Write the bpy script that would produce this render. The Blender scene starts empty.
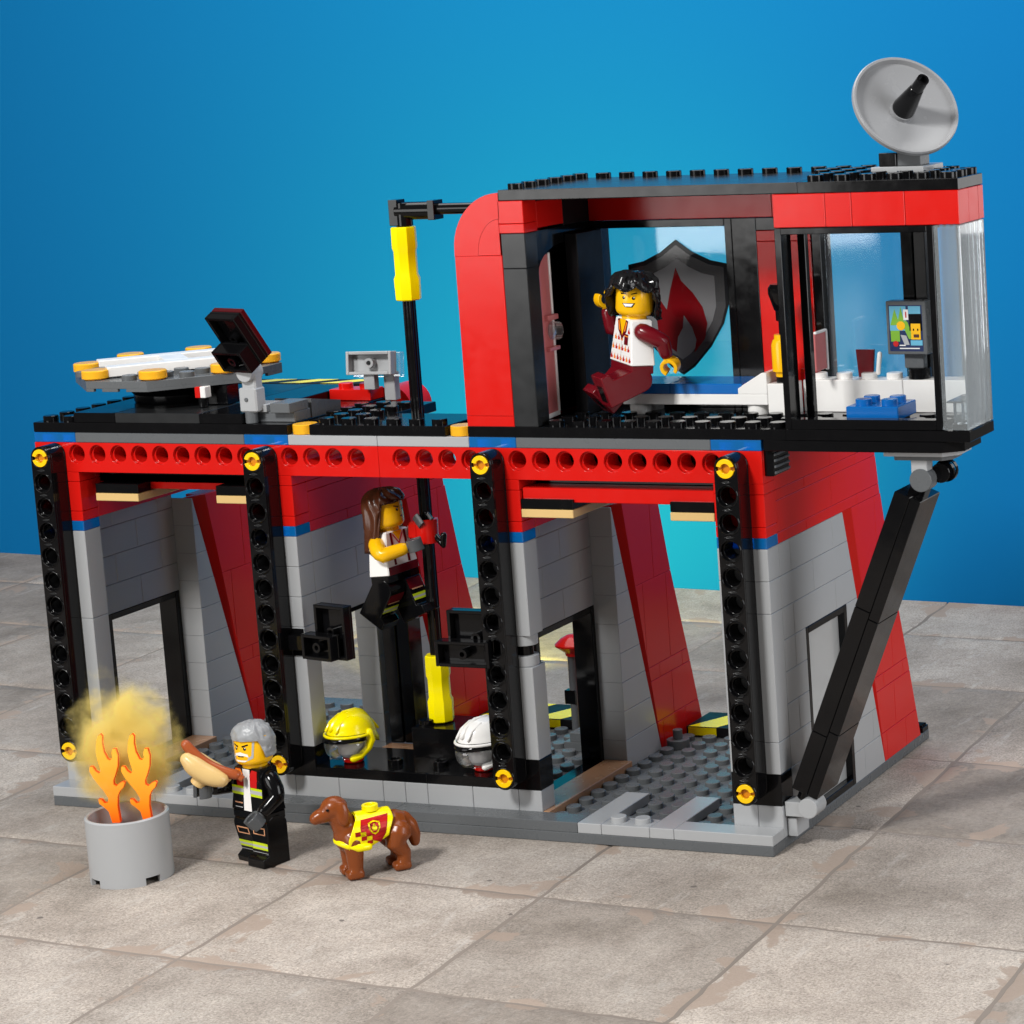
import bpy, math, random
from math import sin, cos, pi, radians, sqrt, atan2
from mathutils import Matrix, Vector, noise
from mathutils.geometry import tessellate_polygon

random.seed(7)
C = bpy.context.scene
COL = C.collection

# ------------------------------------------------------------------ materials
def _bsdf(name):
    m = bpy.data.materials.new(name)
    m.use_nodes = True
    return m, m.node_tree, m.node_tree.nodes['Principled BSDF']

def plastic(name, col, rough=.16, spec=.34, wear=.04, sub=0.0):
    m, nt, b = _bsdf(name)
    b.inputs['Base Color'].default_value = (*col, 1)
    b.inputs['Specular IOR Level'].default_value = spec
    tc = nt.nodes.new('ShaderNodeTexCoord')
    n1 = nt.nodes.new('ShaderNodeTexNoise'); n1.inputs['Scale'].default_value = 1.7; n1.inputs['Detail'].default_value = 6
    nt.links.new(tc.outputs['Object'], n1.inputs['Vector'])
    mr = nt.nodes.new('ShaderNodeMapRange')
    mr.inputs['From Min'].default_value = .3; mr.inputs['From Max'].default_value = .7
    mr.inputs['To Min'].default_value = rough - wear; mr.inputs['To Max'].default_value = rough + wear
    nt.links.new(n1.outputs['Fac'], mr.inputs['Value'])
    nt.links.new(mr.outputs['Result'], b.inputs['Roughness'])
    n2 = nt.nodes.new('ShaderNodeTexNoise'); n2.inputs['Scale'].default_value = .9; n2.inputs['Detail'].default_value = 2
    nt.links.new(tc.outputs['Object'], n2.inputs['Vector'])
    bp = nt.nodes.new('ShaderNodeBump'); bp.inputs['Strength'].default_value = .05; bp.inputs['Distance'].default_value = .1
    nt.links.new(n2.outputs['Fac'], bp.inputs['Height']); nt.links.new(bp.outputs['Normal'], b.inputs['Normal'])
    return m

def clear(name, tint, gloss=.12, haze=0.0, hcol=(.8, .85, .9), fk=1.0):
    m = bpy.data.materials.new(name); m.use_nodes = True
    nt = m.node_tree; nt.nodes.clear()
    out = nt.nodes.new('ShaderNodeOutputMaterial')
    tr = nt.nodes.new('ShaderNodeBsdfTransparent'); tr.inputs[0].default_value = (*tint, 1)
    gl = nt.nodes.new('ShaderNodeBsdfGlossy'); gl.inputs['Roughness'].default_value = .05
    gl.inputs['Color'].default_value = (1, 1, 1, 1)
    lw = nt.nodes.new('ShaderNodeFresnel'); lw.inputs['IOR'].default_value = 1.5
    ad = nt.nodes.new('ShaderNodeMath'); ad.operation = 'MULTIPLY_ADD'; ad.use_clamp = True
    ad.inputs[1].default_value = fk; ad.inputs[2].default_value = gloss * .3
    nt.links.new(lw.outputs[0], ad.inputs[0])
    mx = nt.nodes.new('ShaderNodeMixShader')
    nt.links.new(ad.outputs[0], mx.inputs[0]); nt.links.new(tr.outputs[0], mx.inputs[1]); nt.links.new(gl.outputs[0], mx.inputs[2])
    last = mx
    if haze > 0:
        df = nt.nodes.new('ShaderNodeBsdfDiffuse'); df.inputs[0].default_value = (*hcol, 1)
        m2 = nt.nodes.new('ShaderNodeMixShader'); m2.inputs[0].default_value = haze
        nt.links.new(mx.outputs[0], m2.inputs[1]); nt.links.new(df.outputs[0], m2.inputs[2]); last = m2
    nt.links.new(last.outputs[0], out.inputs[0])
    return m

def jelly(name, col, emit=0.0, tr=.3):
    m, nt, b = _bsdf(name)
    b.inputs['Base Color'].default_value = (*col, 1)
    b.inputs['Transmission Weight'].default_value = tr
    b.inputs['Roughness'].default_value = .12
    b.inputs['IOR'].default_value = 1.25
    if emit:
        b.inputs['Emission Color'].default_value = (*col, 1); b.inputs['Emission Strength'].default_value = emit
    return m

RED = plastic('red plastic', (.58, .009, .006), .17, .24)
LBG = plastic('light grey plastic', (.36, .37, .38), .22)
DBG = plastic('dark grey plastic', (.105, .112, .118), .28, .2)
BLK = plastic('black plastic', (.0035, .0035, .004), .11, .24)
BLKM = plastic('matt black plastic', (.008, .008, .009), .45, .15)
BLK2 = plastic('worn black plastic', (.016, .017, .018), .22)
WHT = plastic('white plastic', (.80, .79, .77), .2)
YEL = plastic('bright yellow plastic', (.95, .80, .0), .2)
PIN = plastic('yellow pin plastic', (.92, .55, .004), .2)
PIND = plastic('amber pin plastic', (.55, .20, .004), .25)
SKIN = plastic('figure yellow plastic', (.88, .47, .004), .2)
TAN = plastic('tan plastic', (.64, .44, .18), .25)
DRED = plastic('dark red plastic', (.13, .004, .009), .2)
DISH = plastic('dish grey plastic', (.27, .275, .285), .25)
REDREFL = plastic('painted red reflection', (.06, .003, .005), .15)  # red reflection on the black floodlight, put into the colour
BLUE = plastic('blue plastic', (.003, .12, .42), .2)
BRN = plastic('reddish brown plastic', (.20, .047, .009), .26)
HAIRB = plastic('dark brown hair plastic', (.075, .024, .010), .25)
HAIRG = plastic('grey hair plastic', (.27, .28, .29), .35)
HAIRK = plastic('black hair plastic', (.012, .012, .013), .2)
SAUS = plastic('sausage plastic', (.33, .075, .022), .25)
WOOD = plastic('medium nougat plastic', (.36, .20, .11), .25)
GLOV = plastic('dark grey glove plastic', (.075, .08, .085), .25)
LIME = plastic('lime print', (.50, .62, .01), .3)
ORNG = plastic('orange print', (.85, .22, .02), .3)
NOUG = plastic('peach print', (.62, .31, .17), .3)
GREENP = plastic('green print', (.19, .42, .03), .3)
NAVY = plastic('navy print', (.006, .02, .09), .3)
SKYP = plastic('light blue print', (.12, .42, .60), .3)
SILV = plastic('silver print', (.40, .41, .42), .35)
FORM = plastic('pale head form', (.62, .62, .63), .3)
PRED = plastic('red print', (.50, .008, .008), .3)
TBLUE = clear('transparent blue plastic', (.03, .42, .92), .2, .42, (.006, .24, .72))
TBSTUD = plastic('pale blue inner studs', (.30, .36, .80), .3)
TORA = jelly('transparent orange plastic', (1.0, .53, .028), 0, .28)
def flame_mat():
    m = jelly('transparent flame plastic', (1, .4, .02), .22, .45); nt = m.node_tree; b = nt.nodes['Principled BSDF']
    tc = nt.nodes.new('ShaderNodeTexCoord'); sx_ = nt.nodes.new('ShaderNodeSeparateXYZ'); nt.links.new(tc.outputs['Object'], sx_.inputs[0])
    mr = nt.nodes.new('ShaderNodeMapRange'); mr.inputs['From Min'].default_value = .8; mr.inputs['From Max'].default_value = 3.6; nt.links.new(sx_.outputs['Z'], mr.inputs['Value'])
    r = nt.nodes.new('ShaderNodeValToRGB'); e = r.color_ramp.elements
    e[0].color = (1, .13, .008, 1); e[1].color = (1, .62, .06, 1); x = e.new(.35); x.color = (1, .38, .02, 1)
    nt.links.new(mr.outputs[0], r.inputs[0]); nt.links.new(r.outputs[0], b.inputs['Base Color']); nt.links.new(r.outputs[0], b.inputs['Emission Color'])  # light inside the flame plastic painted as a height ramp, with slight glow
    return m
FLAME = flame_mat()
FLAMER = jelly('transparent red plastic', (.85, .06, .008), .05)
GLASS = clear('clear window plastic', (.92, .96, .98), .08, .06, (.85, .92, 1), .45)
GLASSW = clear('clear tower plastic', (.96, .985, 1.0), .25, .09, (.9, .97, 1.0))
VISOR = clear('clear visor plastic', (.97, .975, .98), .10, .02, (.8, .8, .8), .6)
FROST = clear('frosted window plastic', (.75, .76, .76), .3, .35, (.75, .76, .76))
DOORG = clear('reddish door glass', (.75, .75, .78), .4, .55, (.80, .24, .24))
STICK = clear('sticker grey film', (.55, .55, .55), .1, .65, (.09, .09, .093))
STICKW = clear('sticker white film', (.7, .7, .7), .1, .75, (.20, .20, .207))
STICKR = clear('sticker red film', (.5, .03, .03), .1, .8, (.17, .005, .008))
STICKK = clear('sticker black film', (.2, .2, .2), .1, .85, (.02, .02, .022))

# ------------------------------------------------------------------ mesh builder
class MB:
    def __init__(s):
        s.v = []; s.f = []; s.m = []; s.mats = []; s.M = Matrix.Identity(4); s.bevel = 0
    def mi(s, m):
        if m not in s.mats: s.mats.append(m)
        return s.mats.index(m)
    def add(s, vs, fs, m):
        o = len(s.v); k = s.mi(m)
        flip = s.M.determinant() < 0
        for p in vs: s.v.append(tuple(s.M @ Vector(p)))
        for f in fs:
            g = tuple(i + o for i in f)
            s.f.append(g[::-1] if flip else g); s.m.append(k)
    def box(s, x0, x1, y0, y1, z0, z1, m, b=.022):
        x0, x1 = min(x0, x1), max(x0, x1); y0, y1 = min(y0, y1), max(y0, y1); z0, z1 = min(z0, z1), max(z0, z1)
        b = min(b, (x1-x0)*.3, (y1-y0)*.3, (z1-z0)*.3)
        X = ((x0, x0+b), (x1, x1-b)); Y = ((y0, y0+b), (y1, y1-b)); Z = ((z0, z0+b), (z1, z1-b))
        vs = []; ix = {}
        for i in (0, 1):
            for j in (0, 1):
                for k in (0, 1):
                    for a in range(3):
                        ix[i, j, k, a] = len(vs)
                        vs.append((X[i][0 if a == 0 else 1], Y[j][0 if a == 1 else 1], Z[k][0 if a == 2 else 1]))
        fs = []
        def q(l, n):
            p = [Vector(vs[i]) for i in l]
            nn = (p[1]-p[0]).cross(p[2]-p[0])
            fs.append(tuple(l) if nn.dot(Vector(n)) > 0 else tuple(l[::-1]))
        for i in (0, 1):
            d = 2*i-1
            q([ix[i, 0, 0, 0], ix[i, 1, 0, 0], ix[i, 1, 1, 0], ix[i, 0, 1, 0]], (d, 0, 0))
            q([ix[0, i, 0, 1], ix[1, i, 0, 1], ix[1, i, 1, 1], ix[0, i, 1, 1]], (0, d, 0))
            q([ix[0, 0, i, 2], ix[1, 0, i, 2], ix[1, 1, i, 2], ix[0, 1, i, 2]], (0, 0, d))
        for i in (0, 1):
            for j in (0, 1):
                a, c = 2*i-1, 2*j-1
                q([ix[i, j, 0, 0], ix[i, j, 1, 0], ix[i, j, 1, 1], ix[i, j, 0, 1]], (a, c, 0))
                q([ix[i, 0, j, 0], ix[i, 1, j, 0], ix[i, 1, j, 2], ix[i, 0, j, 2]], (a, 0, c))
                q([ix[0, i, j, 1], ix[1, i, j, 1], ix[1, i, j, 2], ix[0, i, j, 2]], (0, a, c))
                for k in (0, 1):
                    q([ix[i, j, k, 0], ix[i, j, k, 1], ix[i, j, k, 2]], (a, c, 2*k-1))
        s.add(vs, fs, m)
    def lathe(s, prof, m, c=(0, 0, 0), n=24, R=None):
        """profile of (r, z) from bottom to top, turned about local z"""
        vs = []; fs = []; rings = []
        Rm = R or Matrix.Identity(3)
        c = Vector(c)
        for r, z in prof:
            if r < 1e-6:
                rings.append([len(vs)]); vs.append(tuple(c + Rm @ Vector((0, 0, z))))
            else:
                rings.append(list(range(len(vs), len(vs)+n)))
                for i in range(n):
                    a = 2*pi*i/n
                    vs.append(tuple(c + Rm @ Vector((r*cos(a), r*sin(a), z))))
        for A, B in zip(rings, rings[1:]):
            for i in range(n):
                j = (i+1) % n
                if len(A) == 1 and len(B) == 1: continue
                if len(A) == 1: fs.append((A[0], B[j], B[i]))
                elif len(B) == 1: fs.append((A[i], A[j], B[0]))
                else: fs.append((A[i], A[j], B[j], B[i]))
        s.add(vs, fs, m)
    def cyl(s, c, r, h, m, n=20, b=.02, R=None, r2=None):
        r2 = r if r2 is None else r2
        b = min(b, h*.3, r*.3)
        s.lathe([(0, 0), (r-b, 0), (r, b), (r2, h-b), (r2-b, h), (0, h)], m, c, n, R)
    def stud(s, x, y, z, m, n=16):
        s.lathe([(.3, 0), (.3, .19), (.275, .215), (0, .215)], m, (x, y, z), n)
    def hstud(s, x, y, z, m, n=16):
        s.lathe([(.3, 0), (.3, .2), (.28, .215), (.2, .215), (.19, .2), (.19, .03), (0, .03)], m, (x, y, z), n)
    def studs(s, xs, ys, z, m):
        for x in xs:
            for y in ys: s.stud(x, y, z, m)
    def prism(s, outer, a0, a1, m, plane='xz', holes=(), b=0.0):
        """polygon extruded along the third axis"""
        def P(p, a):
            if plane == 'xz': return (p[0], a, p[1])
            if plane == 'yz': return (a, p[0], p[1])
            return (p[0], p[1], a)
        loops = [list(outer)] + [list(h) for h in holes]
        def area(l): return sum(l[i][0]*l[(i+1) % len(l)][1]-l[(i+1) % len(l)][0]*l[i][1] for i in range(len(l)))
        loops = [l if (area(l) > 0) == (k == 0) else l[::-1] for k, l in enumerate(loops)]
        flat = [p for l in loops for p in l]
        tris = tessellate_polygon([[Vector((p[0], p[1], 0)) for p in l] for l in loops])
        n = len(flat)
        if b > 0 and not holes:
            off = inset(loops[0], b)
            lay = [(off, a0), (loops[0], a0+b), (loops[0], a1-b), (off, a1)]
        else:
            lay = [(flat, a0), (flat, a1)]
        vs = [P(p, a) for pts, a in lay for p in pts]
        fs = []
        want = {'xz': 1, 'yz': -1, 'xy': -1}[plane]   # winding of the a0 cap for a ccw triangle
        for t in tris:
            A = [flat[i] for i in t]
            ar = (A[1][0]-A[0][0])*(A[2][1]-A[0][1])-(A[2][0]-A[0][0])*(A[1][1]-A[0][1])
            t = tuple(t) if ar > 0 else tuple(t[::-1])
            top = len(lay)-1
            if want > 0: fs.append(t); fs.append(tuple(i+top*n for i in t[::-1]))
            else: fs.append(t[::-1]); fs.append(tuple(i+top*n for i in t))
        o = 0
        for l in loops:
            k = len(l)
            for i in range(k):
                j = (i+1) % k
                for L in range(len(lay)-1):
                    q = (o+i+L*n, o+j+L*n, o+j+(L+1)*n, o+i+(L+1)*n)
                    fs.append(q[::-1] if want > 0 else q)
            o += k
        s.add(vs, fs, m)
    def tube(s, pts, rad, m, n=14, cap=True):
        pts = [Vector(p) for p in pts]
        if not isinstance(rad, (list, tuple)): rad = [rad]*len(pts)
        if cap:
            d0 = (pts[0]-pts[1]).normalized(); d1 = (pts[-1]-pts[-2]).normalized()
            r0, r1 = rad[0], rad[-1]
            A = [(pts[0]+d0*r0*sin(t), r0*cos(t)) for t in (1.45, 1.1, .6)]
            B = [(pts[-1]+d1*r1*sin(t), r1*cos(t)) for t in (.6, 1.1, 1.45)]
            pts = [a[0] for a in A]+pts+[a[0] for a in B]; rad = [a[1] for a in A]+list(rad)+[a[1] for a in B]
        up = None; vs = []; fs = []
        for i, p in enumerate(pts):
            d = (pts[min(i+1, len(pts)-1)]-pts[max(i-1, 0)]).normalized()
            if up is None:
                up = Vector((0, 0, 1)) if abs(d.z) < .9 else Vector((1, 0, 0))
            u = d.cross(up).normalized(); w = u.cross(d).normalized(); up = w
            for k in range(n):
                a = 2*pi*k/n
                vs.append(tuple(p+(u*cos(a)+w*sin(a))*rad[i]))
        L = len(pts)
        for i in range(L-1):
            for k in range(n):
                j = (k+1) % n
                fs.append((i*n+k, (i+1)*n+k, (i+1)*n+j, i*n+j))
        fs.append(tuple(range(n))); fs.append(tuple((L-1)*n+k for k in range(n))[::-1])
        s.add(vs, fs, m)
    def sheet(s, pts3, m):
        """thin flat print: a 3-D polygon, triangulated"""
        P = [Vector(p) for p in pts3]
        nrm = Vector((0, 0, 0))
        for i in range(len(P)): nrm += P[i].cross(P[(i+1) % len(P)])
        nrm.normalize()
        u = (P[1]-P[0]).normalized(); w = nrm.cross(u)
        tr = tessellate_polygon([[Vector(((p-P[0]).dot(u), (p-P[0]).dot(w), 0)) for p in P]])
        fs = []
        for t in tr:
            a, b_, c = (P[i] for i in t)
            fs.append(tuple(t) if (b_-a).cross(c-a).dot(nrm) > 0 else tuple(t[::-1]))
        s.add(pts3, fs, m)
    def build(s, name, parent=None, label=None, sharp=32, world=True):
        me = bpy.data.meshes.new(name)
        me.from_pydata(s.v, [], s.f)
        for m in s.mats: me.materials.append(m)
        me.polygons.foreach_set('material_index', s.m)
        me.polygons.foreach_set('use_smooth', [True]*len(s.f))
        me.update()
        me.set_sharp_from_angle(angle=radians(sharp))
        o = bpy.data.objects.new(name, me); COL.objects.link(o)
        if parent is not None:
            o.parent = parent
            if world: o.matrix_parent_inverse = root_matrix(parent).inverted()
        if label: o['label'] = label
        if s.bevel:
            md = o.modifiers.new('Bevel', 'BEVEL'); md.width = s.bevel; md.segments = 2; md.limit_method = 'ANGLE'
            md.angle_limit = radians(50); md.use_clamp_overlap = False
        return o

def root_matrix(o):
    """world matrix of an object from its own transform chain (no depsgraph needed)"""
    m = o.matrix_basis.copy()
    if o.parent is not None:
        m = root_matrix(o.parent) @ o.matrix_parent_inverse @ m
    return m

def inset(poly, d):
    n = len(poly); out = []
    for i in range(n):
        p0, p1, p2 = Vector(poly[i-1]), Vector(poly[i]), Vector(poly[(i+1) % n])
        e1 = (p1-p0).normalized(); e2 = (p2-p1).normalized()
        n1 = Vector((-e1.y, e1.x)); n2 = Vector((-e2.y, e2.x))
        b = n1+n2
        if b.length < 1e-6: b = n1
        b.normalize()
        k = d/max(.35, b.dot(n1))
        q = p1+b*k; out.append((q.x, q.y))
    return out

def clip(poly, a, b, c):
    """keep a*x+b*y<=c of a convex polygon"""
    out = []
    for i in range(len(poly)):
        p, q = poly[i], poly[(i+1) % len(poly)]
        dp, dq = a*p[0]+b*p[1]-c, a*q[0]+b*q[1]-c
        if dp <= 0: out.append(p)
        if dp*dq < 0:
            t = dp/(dp-dq); out.append((p[0]+(q[0]-p[0])*t, p[1]+(q[1]-p[1])*t))
    r = []
    for p in out:
        if not r or abs(p[0]-r[-1][0])+abs(p[1]-r[-1][1]) > 1e-4: r.append(p)
    if len(r) > 1 and abs(r[0][0]-r[-1][0])+abs(r[0][1]-r[-1][1]) < 1e-4: r.pop()
    return r

def circ(cx, cy, r, n=20, a0=0, a1=2*pi, end=False):
    k = n+1 if end else n
    return [(cx+r*cos(a0+(a1-a0)*i/n), cy+r*sin(a0+(a1-a0)*i/n)) for i in range(k)]

def thing(name, label, cat, loc=(0, 0, 0), rot=None, group=None):
    o = bpy.data.objects.new(name, None); COL.objects.link(o)
    o.empty_display_size = .5
    if rot is None: o.location = loc
    else: o.matrix_basis = Matrix.Translation(loc) @ rot.to_4x4()
    o['label'] = label; o['category'] = cat
    if group: o['group'] = group
    return o

def tag(o, label, cat, group=None):
    o['label'] = label; o['category'] = cat
    if group: o['group'] = group
    return o

def copy_tree(o, parent=None):
    c = o.copy(); COL.objects.link(c)
    if parent is not None: c.parent = parent
    for ch in [x for x in bpy.data.objects if x.parent == o]: copy_tree(ch, c)
    return c

def rows(mb, poly, zs, x0, x1, m, shift=0.0, wid=2.0, gap=.006, b=.018):
    """a convex wall outline (y, z) cut into courses of single bricks"""
    k = 0
    for za, zb in zip(zs, zs[1:]):
        r = clip(clip(poly, 0, 1, zb-gap), 0, -1, -za-gap)
        k += 1
        if len(r) < 3: continue
        ya, yb = min(p[0] for p in r), max(p[0] for p in r)
        cuts = [ya]
        y = math.floor((ya-shift)/wid)*wid+shift+(wid/2 if k % 2 else 0)
        while y < yb-.35:
            if y > ya+.35: cuts.append(y)
            y += wid
        cuts.append(yb)
        for a, c in zip(cuts, cuts[1:]):
            q = clip(clip(r, -1, 0, -a-(gap if a > ya else 0)), 1, 0, c-(gap if c < yb else 0))
            if len(q) >= 3: mb.prism(q, x0, x1, m, 'yz', b=b)

# ------------------------------------------------------------------ ground and backdrop
def edge_y(x): return 40.85-.0705*x

def ground():
    m, nt, b = _bsdf('worn stone paving')
    N = nt.nodes; Lk = nt.links
    tc = N.new('ShaderNodeTexCoord')
    at = N.new('ShaderNodeAttribute'); at.attribute_name = 'tone'
    jt = N.new('ShaderNodeAttribute'); jt.attribute_name = 'joint'
    def noi(scale, detail=8, rough=.6, dist=0):
        n = N.new('ShaderNodeTexNoise'); n.inputs['Scale'].default_value = scale; n.inputs['Detail'].default_value = detail
        n.inputs['Roughness'].default_value = rough; n.inputs['Distortion'].default_value = dist
        Lk.new(tc.outputs['Object'], n.inputs['Vector']); return n
    def ramp(n, stops):
        r = N.new('ShaderNodeValToRGB'); e = r.color_ramp.elements
        e[0].position, e[0].color = stops[0][0], (*stops[0][1], 1)
        e[1].position, e[1].color = stops[-1][0], (*stops[-1][1], 1)
        for p, c in stops[1:-1]:
            x = e.new(p); x.color = (*c, 1)
        Lk.new(n, r.inputs[0]); return r.outputs[0]
    def mix(a, b_, f, mode='MIX'):
        x = N.new('ShaderNodeMix'); x.data_type = 'RGBA'; x.blend_type = mode
        if isinstance(f, float): x.inputs['Factor'].default_value = f
        else: Lk.new(f, x.inputs['Factor'])
        for s_, v in (('A', a), ('B', b_)):
            sock = [q for q in x.inputs if q.name == s_ and q.type == 'RGBA'][0]
            if isinstance(v, tuple): sock.default_value = (*v, 1)
            else: Lk.new(v, sock)
        return [q for q in x.outputs if q.type == 'RGBA'][0]
    big = noi(.13, 5, .6, .4); mid = noi(.7, 9, .68, .3); fine = noi(4.2, 7, .78); grit = noi(11, 3, .8)
    col = ramp(big.outputs['Fac'], [(.3, (.235, .205, .178)), (.5, (.335, .298, .265)), (.7, (.425, .388, .35))])
    col = mix(col, ramp(mid.outputs['Fac'], [(.28, (.72, .70, .68)), (.5, (1, 1, 1)), (.72, (1.15, 1.14, 1.13))]), .7, 'MULTIPLY')
    col = mix(col, ramp(fine.outputs['Fac'], [(.3, (.70, .69, .68)), (.52, (1.0, 1.0, 1.0)), (.72, (1.22, 1.21, 1.2))]), .9, 'MULTIPLY')
    gm = ramp(at.outputs['Fac'], [(.2, (.30, .30, .30)), (.6, (.95, .95, .95))])
    col = mix(col, ramp(grit.outputs['Fac'], [(.33, (.55, .54, .53)), (.5, (1, 1, 1)), (.67, (1.34, 1.33, 1.32))]), gm, 'MULTIPLY')
    # pale scuffs, drawn out along the slabs
    mpv = N.new('ShaderNodeMapping'); mpv.inputs['Scale'].default_value = (.9, .22, 1); mpv.inputs['Rotation'].default_value = (0, 0, .6); Lk.new(tc.outputs['Object'], mpv.inputs['Vector'])
    sc = N.new('ShaderNodeTexNoise'); sc.inputs['Scale'].default_value = 1.3; sc.inputs['Detail'].default_value = 9; sc.inputs['Roughness'].default_value = .72; Lk.new(mpv.outputs[0], sc.inputs['Vector'])
    col = mix(col, (.50, .48, .455), ramp(sc.outputs['Fac'], [(.56, (0, 0, 0)), (.78, (.75, .75, .75))]))
    tone = ramp(at.outputs['Fac'], [(0, (.70, .69, .68)), (.5, (.96, .95, .94)), (1, (1.24, 1.23, 1.22))])
    col = mix(col, tone, .9, 'MULTIPLY')
    # patches where the surface has flaked off to a smooth brownish layer, near the joints
    pn = noi(.33, 5, .55, .8)
    ma = N.new('ShaderNodeMath'); ma.operation = 'MULTIPLY_ADD'; ma.inputs[1].default_value = .30
    Lk.new(jt.outputs['Fac'], ma.inputs[0]); Lk.new(pn.outputs['Fac'], ma.inputs[2])
    pm = ramp(ma.outputs[0], [(.80, (0, 0, 0)), (.825, (.85, .85, .85))])
    col = mix(col, (.33, .262, .215), pm)
    # dark little pits
    vo = N.new('ShaderNodeTexVoronoi'); vo.inputs['Scale'].default_value = .42; vo.feature = 'F1'
    w = noi(3, 3, .6); vm = N.new('ShaderNodeMix'); vm.data_type = 'VECTOR'; vm.inputs['Factor'].default_value = .12
    Lk.new(tc.outputs['Object'], [q for q in vm.inputs if q.name == 'A' and q.type == 'VECTOR'][0])
    Lk.new(w.outputs['Color'], [q for q in vm.inputs if q.name == 'B' and q.type == 'VECTOR'][0])
    Lk.new([q for q in vm.outputs if q.type == 'VECTOR'][0], vo.inputs['Vector'])
    pit = ramp(vo.outputs['Distance'], [(.034, (.8, .8, .8)), (.048, (0, 0, 0))])
    col = mix(col, (.10, .085, .08), pit)
    Lk.new(col, b.inputs['Base Color'])
    b.inputs['Roughness'].default_value = .85
    b.inputs['Specular IOR Level'].default_value = .25
    h = N.new('ShaderNodeMath'); h.operation = 'ADD'
    Lk.new(mid.outputs['Fac'], h.inputs[0]); Lk.new(fine.outputs['Fac'], h.inputs[1])
    h2 = N.new('ShaderNodeMath'); h2.operation = 'MULTIPLY_ADD'; h2.inputs[1].default_value = .5
    Lk.new(grit.outputs['Fac'], h2.inputs[0]); Lk.new(h.outputs[0], h2.inputs[2])
    bp = N.new('ShaderNodeBump'); bp.inputs['Strength'].default_value = .55; bp.inputs['Distance'].default_value = .07
    Lk.new(h2.outputs[0], bp.inputs['Height']); Lk.new(bp.outputs['Normal'], b.inputs['Normal'])

    # pavers in a slightly skewed grid; joints are real grooves with ragged edges
    vb = [-50.6, -41.3, -32.3, -23.2, -13.95, -4.99, 5.2, 14.3, 25.2, 34.0, 40.85]      # v = y + .068x
    u0, du = 24.25, 9.4
    vs, fs, tone_, joint_ = [], [], [], []
    def pos(u, v, z):
        # solve u = x + .035y, v = y + .0705x
        x = (u-.035*v)/(1-.035*.0705); y = v-.0705*x
        return (x, y, z)
    rng = random.Random(3)
    def jag(u, v, a): return (noise.noise((u*.45, v*.45, 3.1))*.09+noise.noise((u*2.3, v*2.3, 9.2))*.09)*a
    for j in range(len(vb)-1):
        off = 0.0
        for i in range(-10, 8):
            ua, ub = u0+du*i+off, u0+du*(i+1)+off
            va, vbb = vb[j], vb[j+1]
            t = rng.random(); n = 14
            base = len(vs); last = j == len(vb)-2
            U = [ua+.05, ua+.13]+[ua+(ub-ua)*k/n for k in range(1, n)]+[ub-.13, ub-.05]
            V = [va+.05, va+.13]+[va+(vbb-va)*k/n for k in range(1, n)]+([vbb-.02, vbb] if last else [vbb-.13, vbb-.05])
            nu, nv = len(U), len(V)
            for b_, v in enumerate(V):
                for a, u in enumerate(U):
                    ring = min(a, nu-1-a, b_, nv-1-b_)
                    z = -.07 if ring == 0 else (-.02 if ring == 1 else 0.0)
                    if last and b_ >= nv-2: z = 0.0
                    z += noise.noise((u*.35, v*.35, 5.))*.012
                    uu = u+(jag(u+40, v, 1) if a <= 1 or a >= nu-2 else 0)
                    vv = v+(jag(u, v+70, 1) if b_ <= 1 or (b_ >= nv-2 and not last) else 0)
                    vs.append(pos(uu, vv, z))
                    du_ = min(u-ua, ub-u); dv_ = min(v-va, vbb-v)
                    joint_.append(max(0, 1-min(du_, dv_)/2.6)); tone_.append(t)
            for b_ in range(nv-1):
                for a in range(nu-1):
                    q = base+b_*nu+a
                    fs.append((q, q+1, q+nu+1, q+nu))
    me = bpy.data.meshes.new('paved_ground'); me.from_pydata(vs, [], fs)
    me.materials.append(m)
    for nm, dat in (('tone', tone_), ('joint', joint_)):
        a = me.attributes.new(nm, 'FLOAT', 'POINT'); a.data.foreach_set('value', dat)
    me.polygons.foreach_set('use_smooth', [True]*len(fs)); me.update()
    o = bpy.data.objects.new('paved_ground', me); COL.objects.link(o); o['kind'] = 'structure'
    # the mortar bed under the joints
    m2, nt2, b2 = _bsdf('mortar bed'); b2.inputs['Roughness'].default_value = .95
    n = nt2.nodes.new('ShaderNodeTexNoise'); n.inputs['Scale'].default_value = 5
    r = nt2.nodes.new('ShaderNodeValToRGB'); r.color_ramp.elements[0].color = (.13, .11, .095, 1); r.color_ramp.elements[1].color = (.30, .255, .22, 1)
    nt2.links.new(n.outputs['Fac'], r.inputs[0]); nt2.links.new(r.outputs[0], b2.inputs['Base Color'])
    mb = MB()
    A, B = -75, 75
    mb.prism([(A, -46), (B, -46), (B, edge_y(B)-.03), (A, edge_y(A)-.03)], -.6, -.05, m2, 'xy')
    o2 = mb.build('ground_bed'); o2['kind'] = 'structure'
    # studio backdrop
    m3, nt3, b3 = _bsdf('painted blue backdrop')
    b3.inputs['Base Color'].default_value = (.004, .150, .392, 1); b3.inputs['Roughness'].default_value = .9
    b3.inputs['Specular IOR Level'].default_value = .05
    mb = MB()
    mb.prism([(-95, edge_y(-95)+.02), (-95, edge_y(-95)+1), (43, edge_y(43)+1), (43, edge_y(43)+.02)], -2, 75, m3, 'xy')
    o3 = mb.build('backdrop'); o3['kind'] = 'structure'
ground()

# ------------------------------------------------------------------ the toy fire station
ST = thing('toy_fire_station', 'red, black and grey toy fire station on four columns with an overhanging control room', 'toy building', (15, 7, 0))
def P(name): return name

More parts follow.
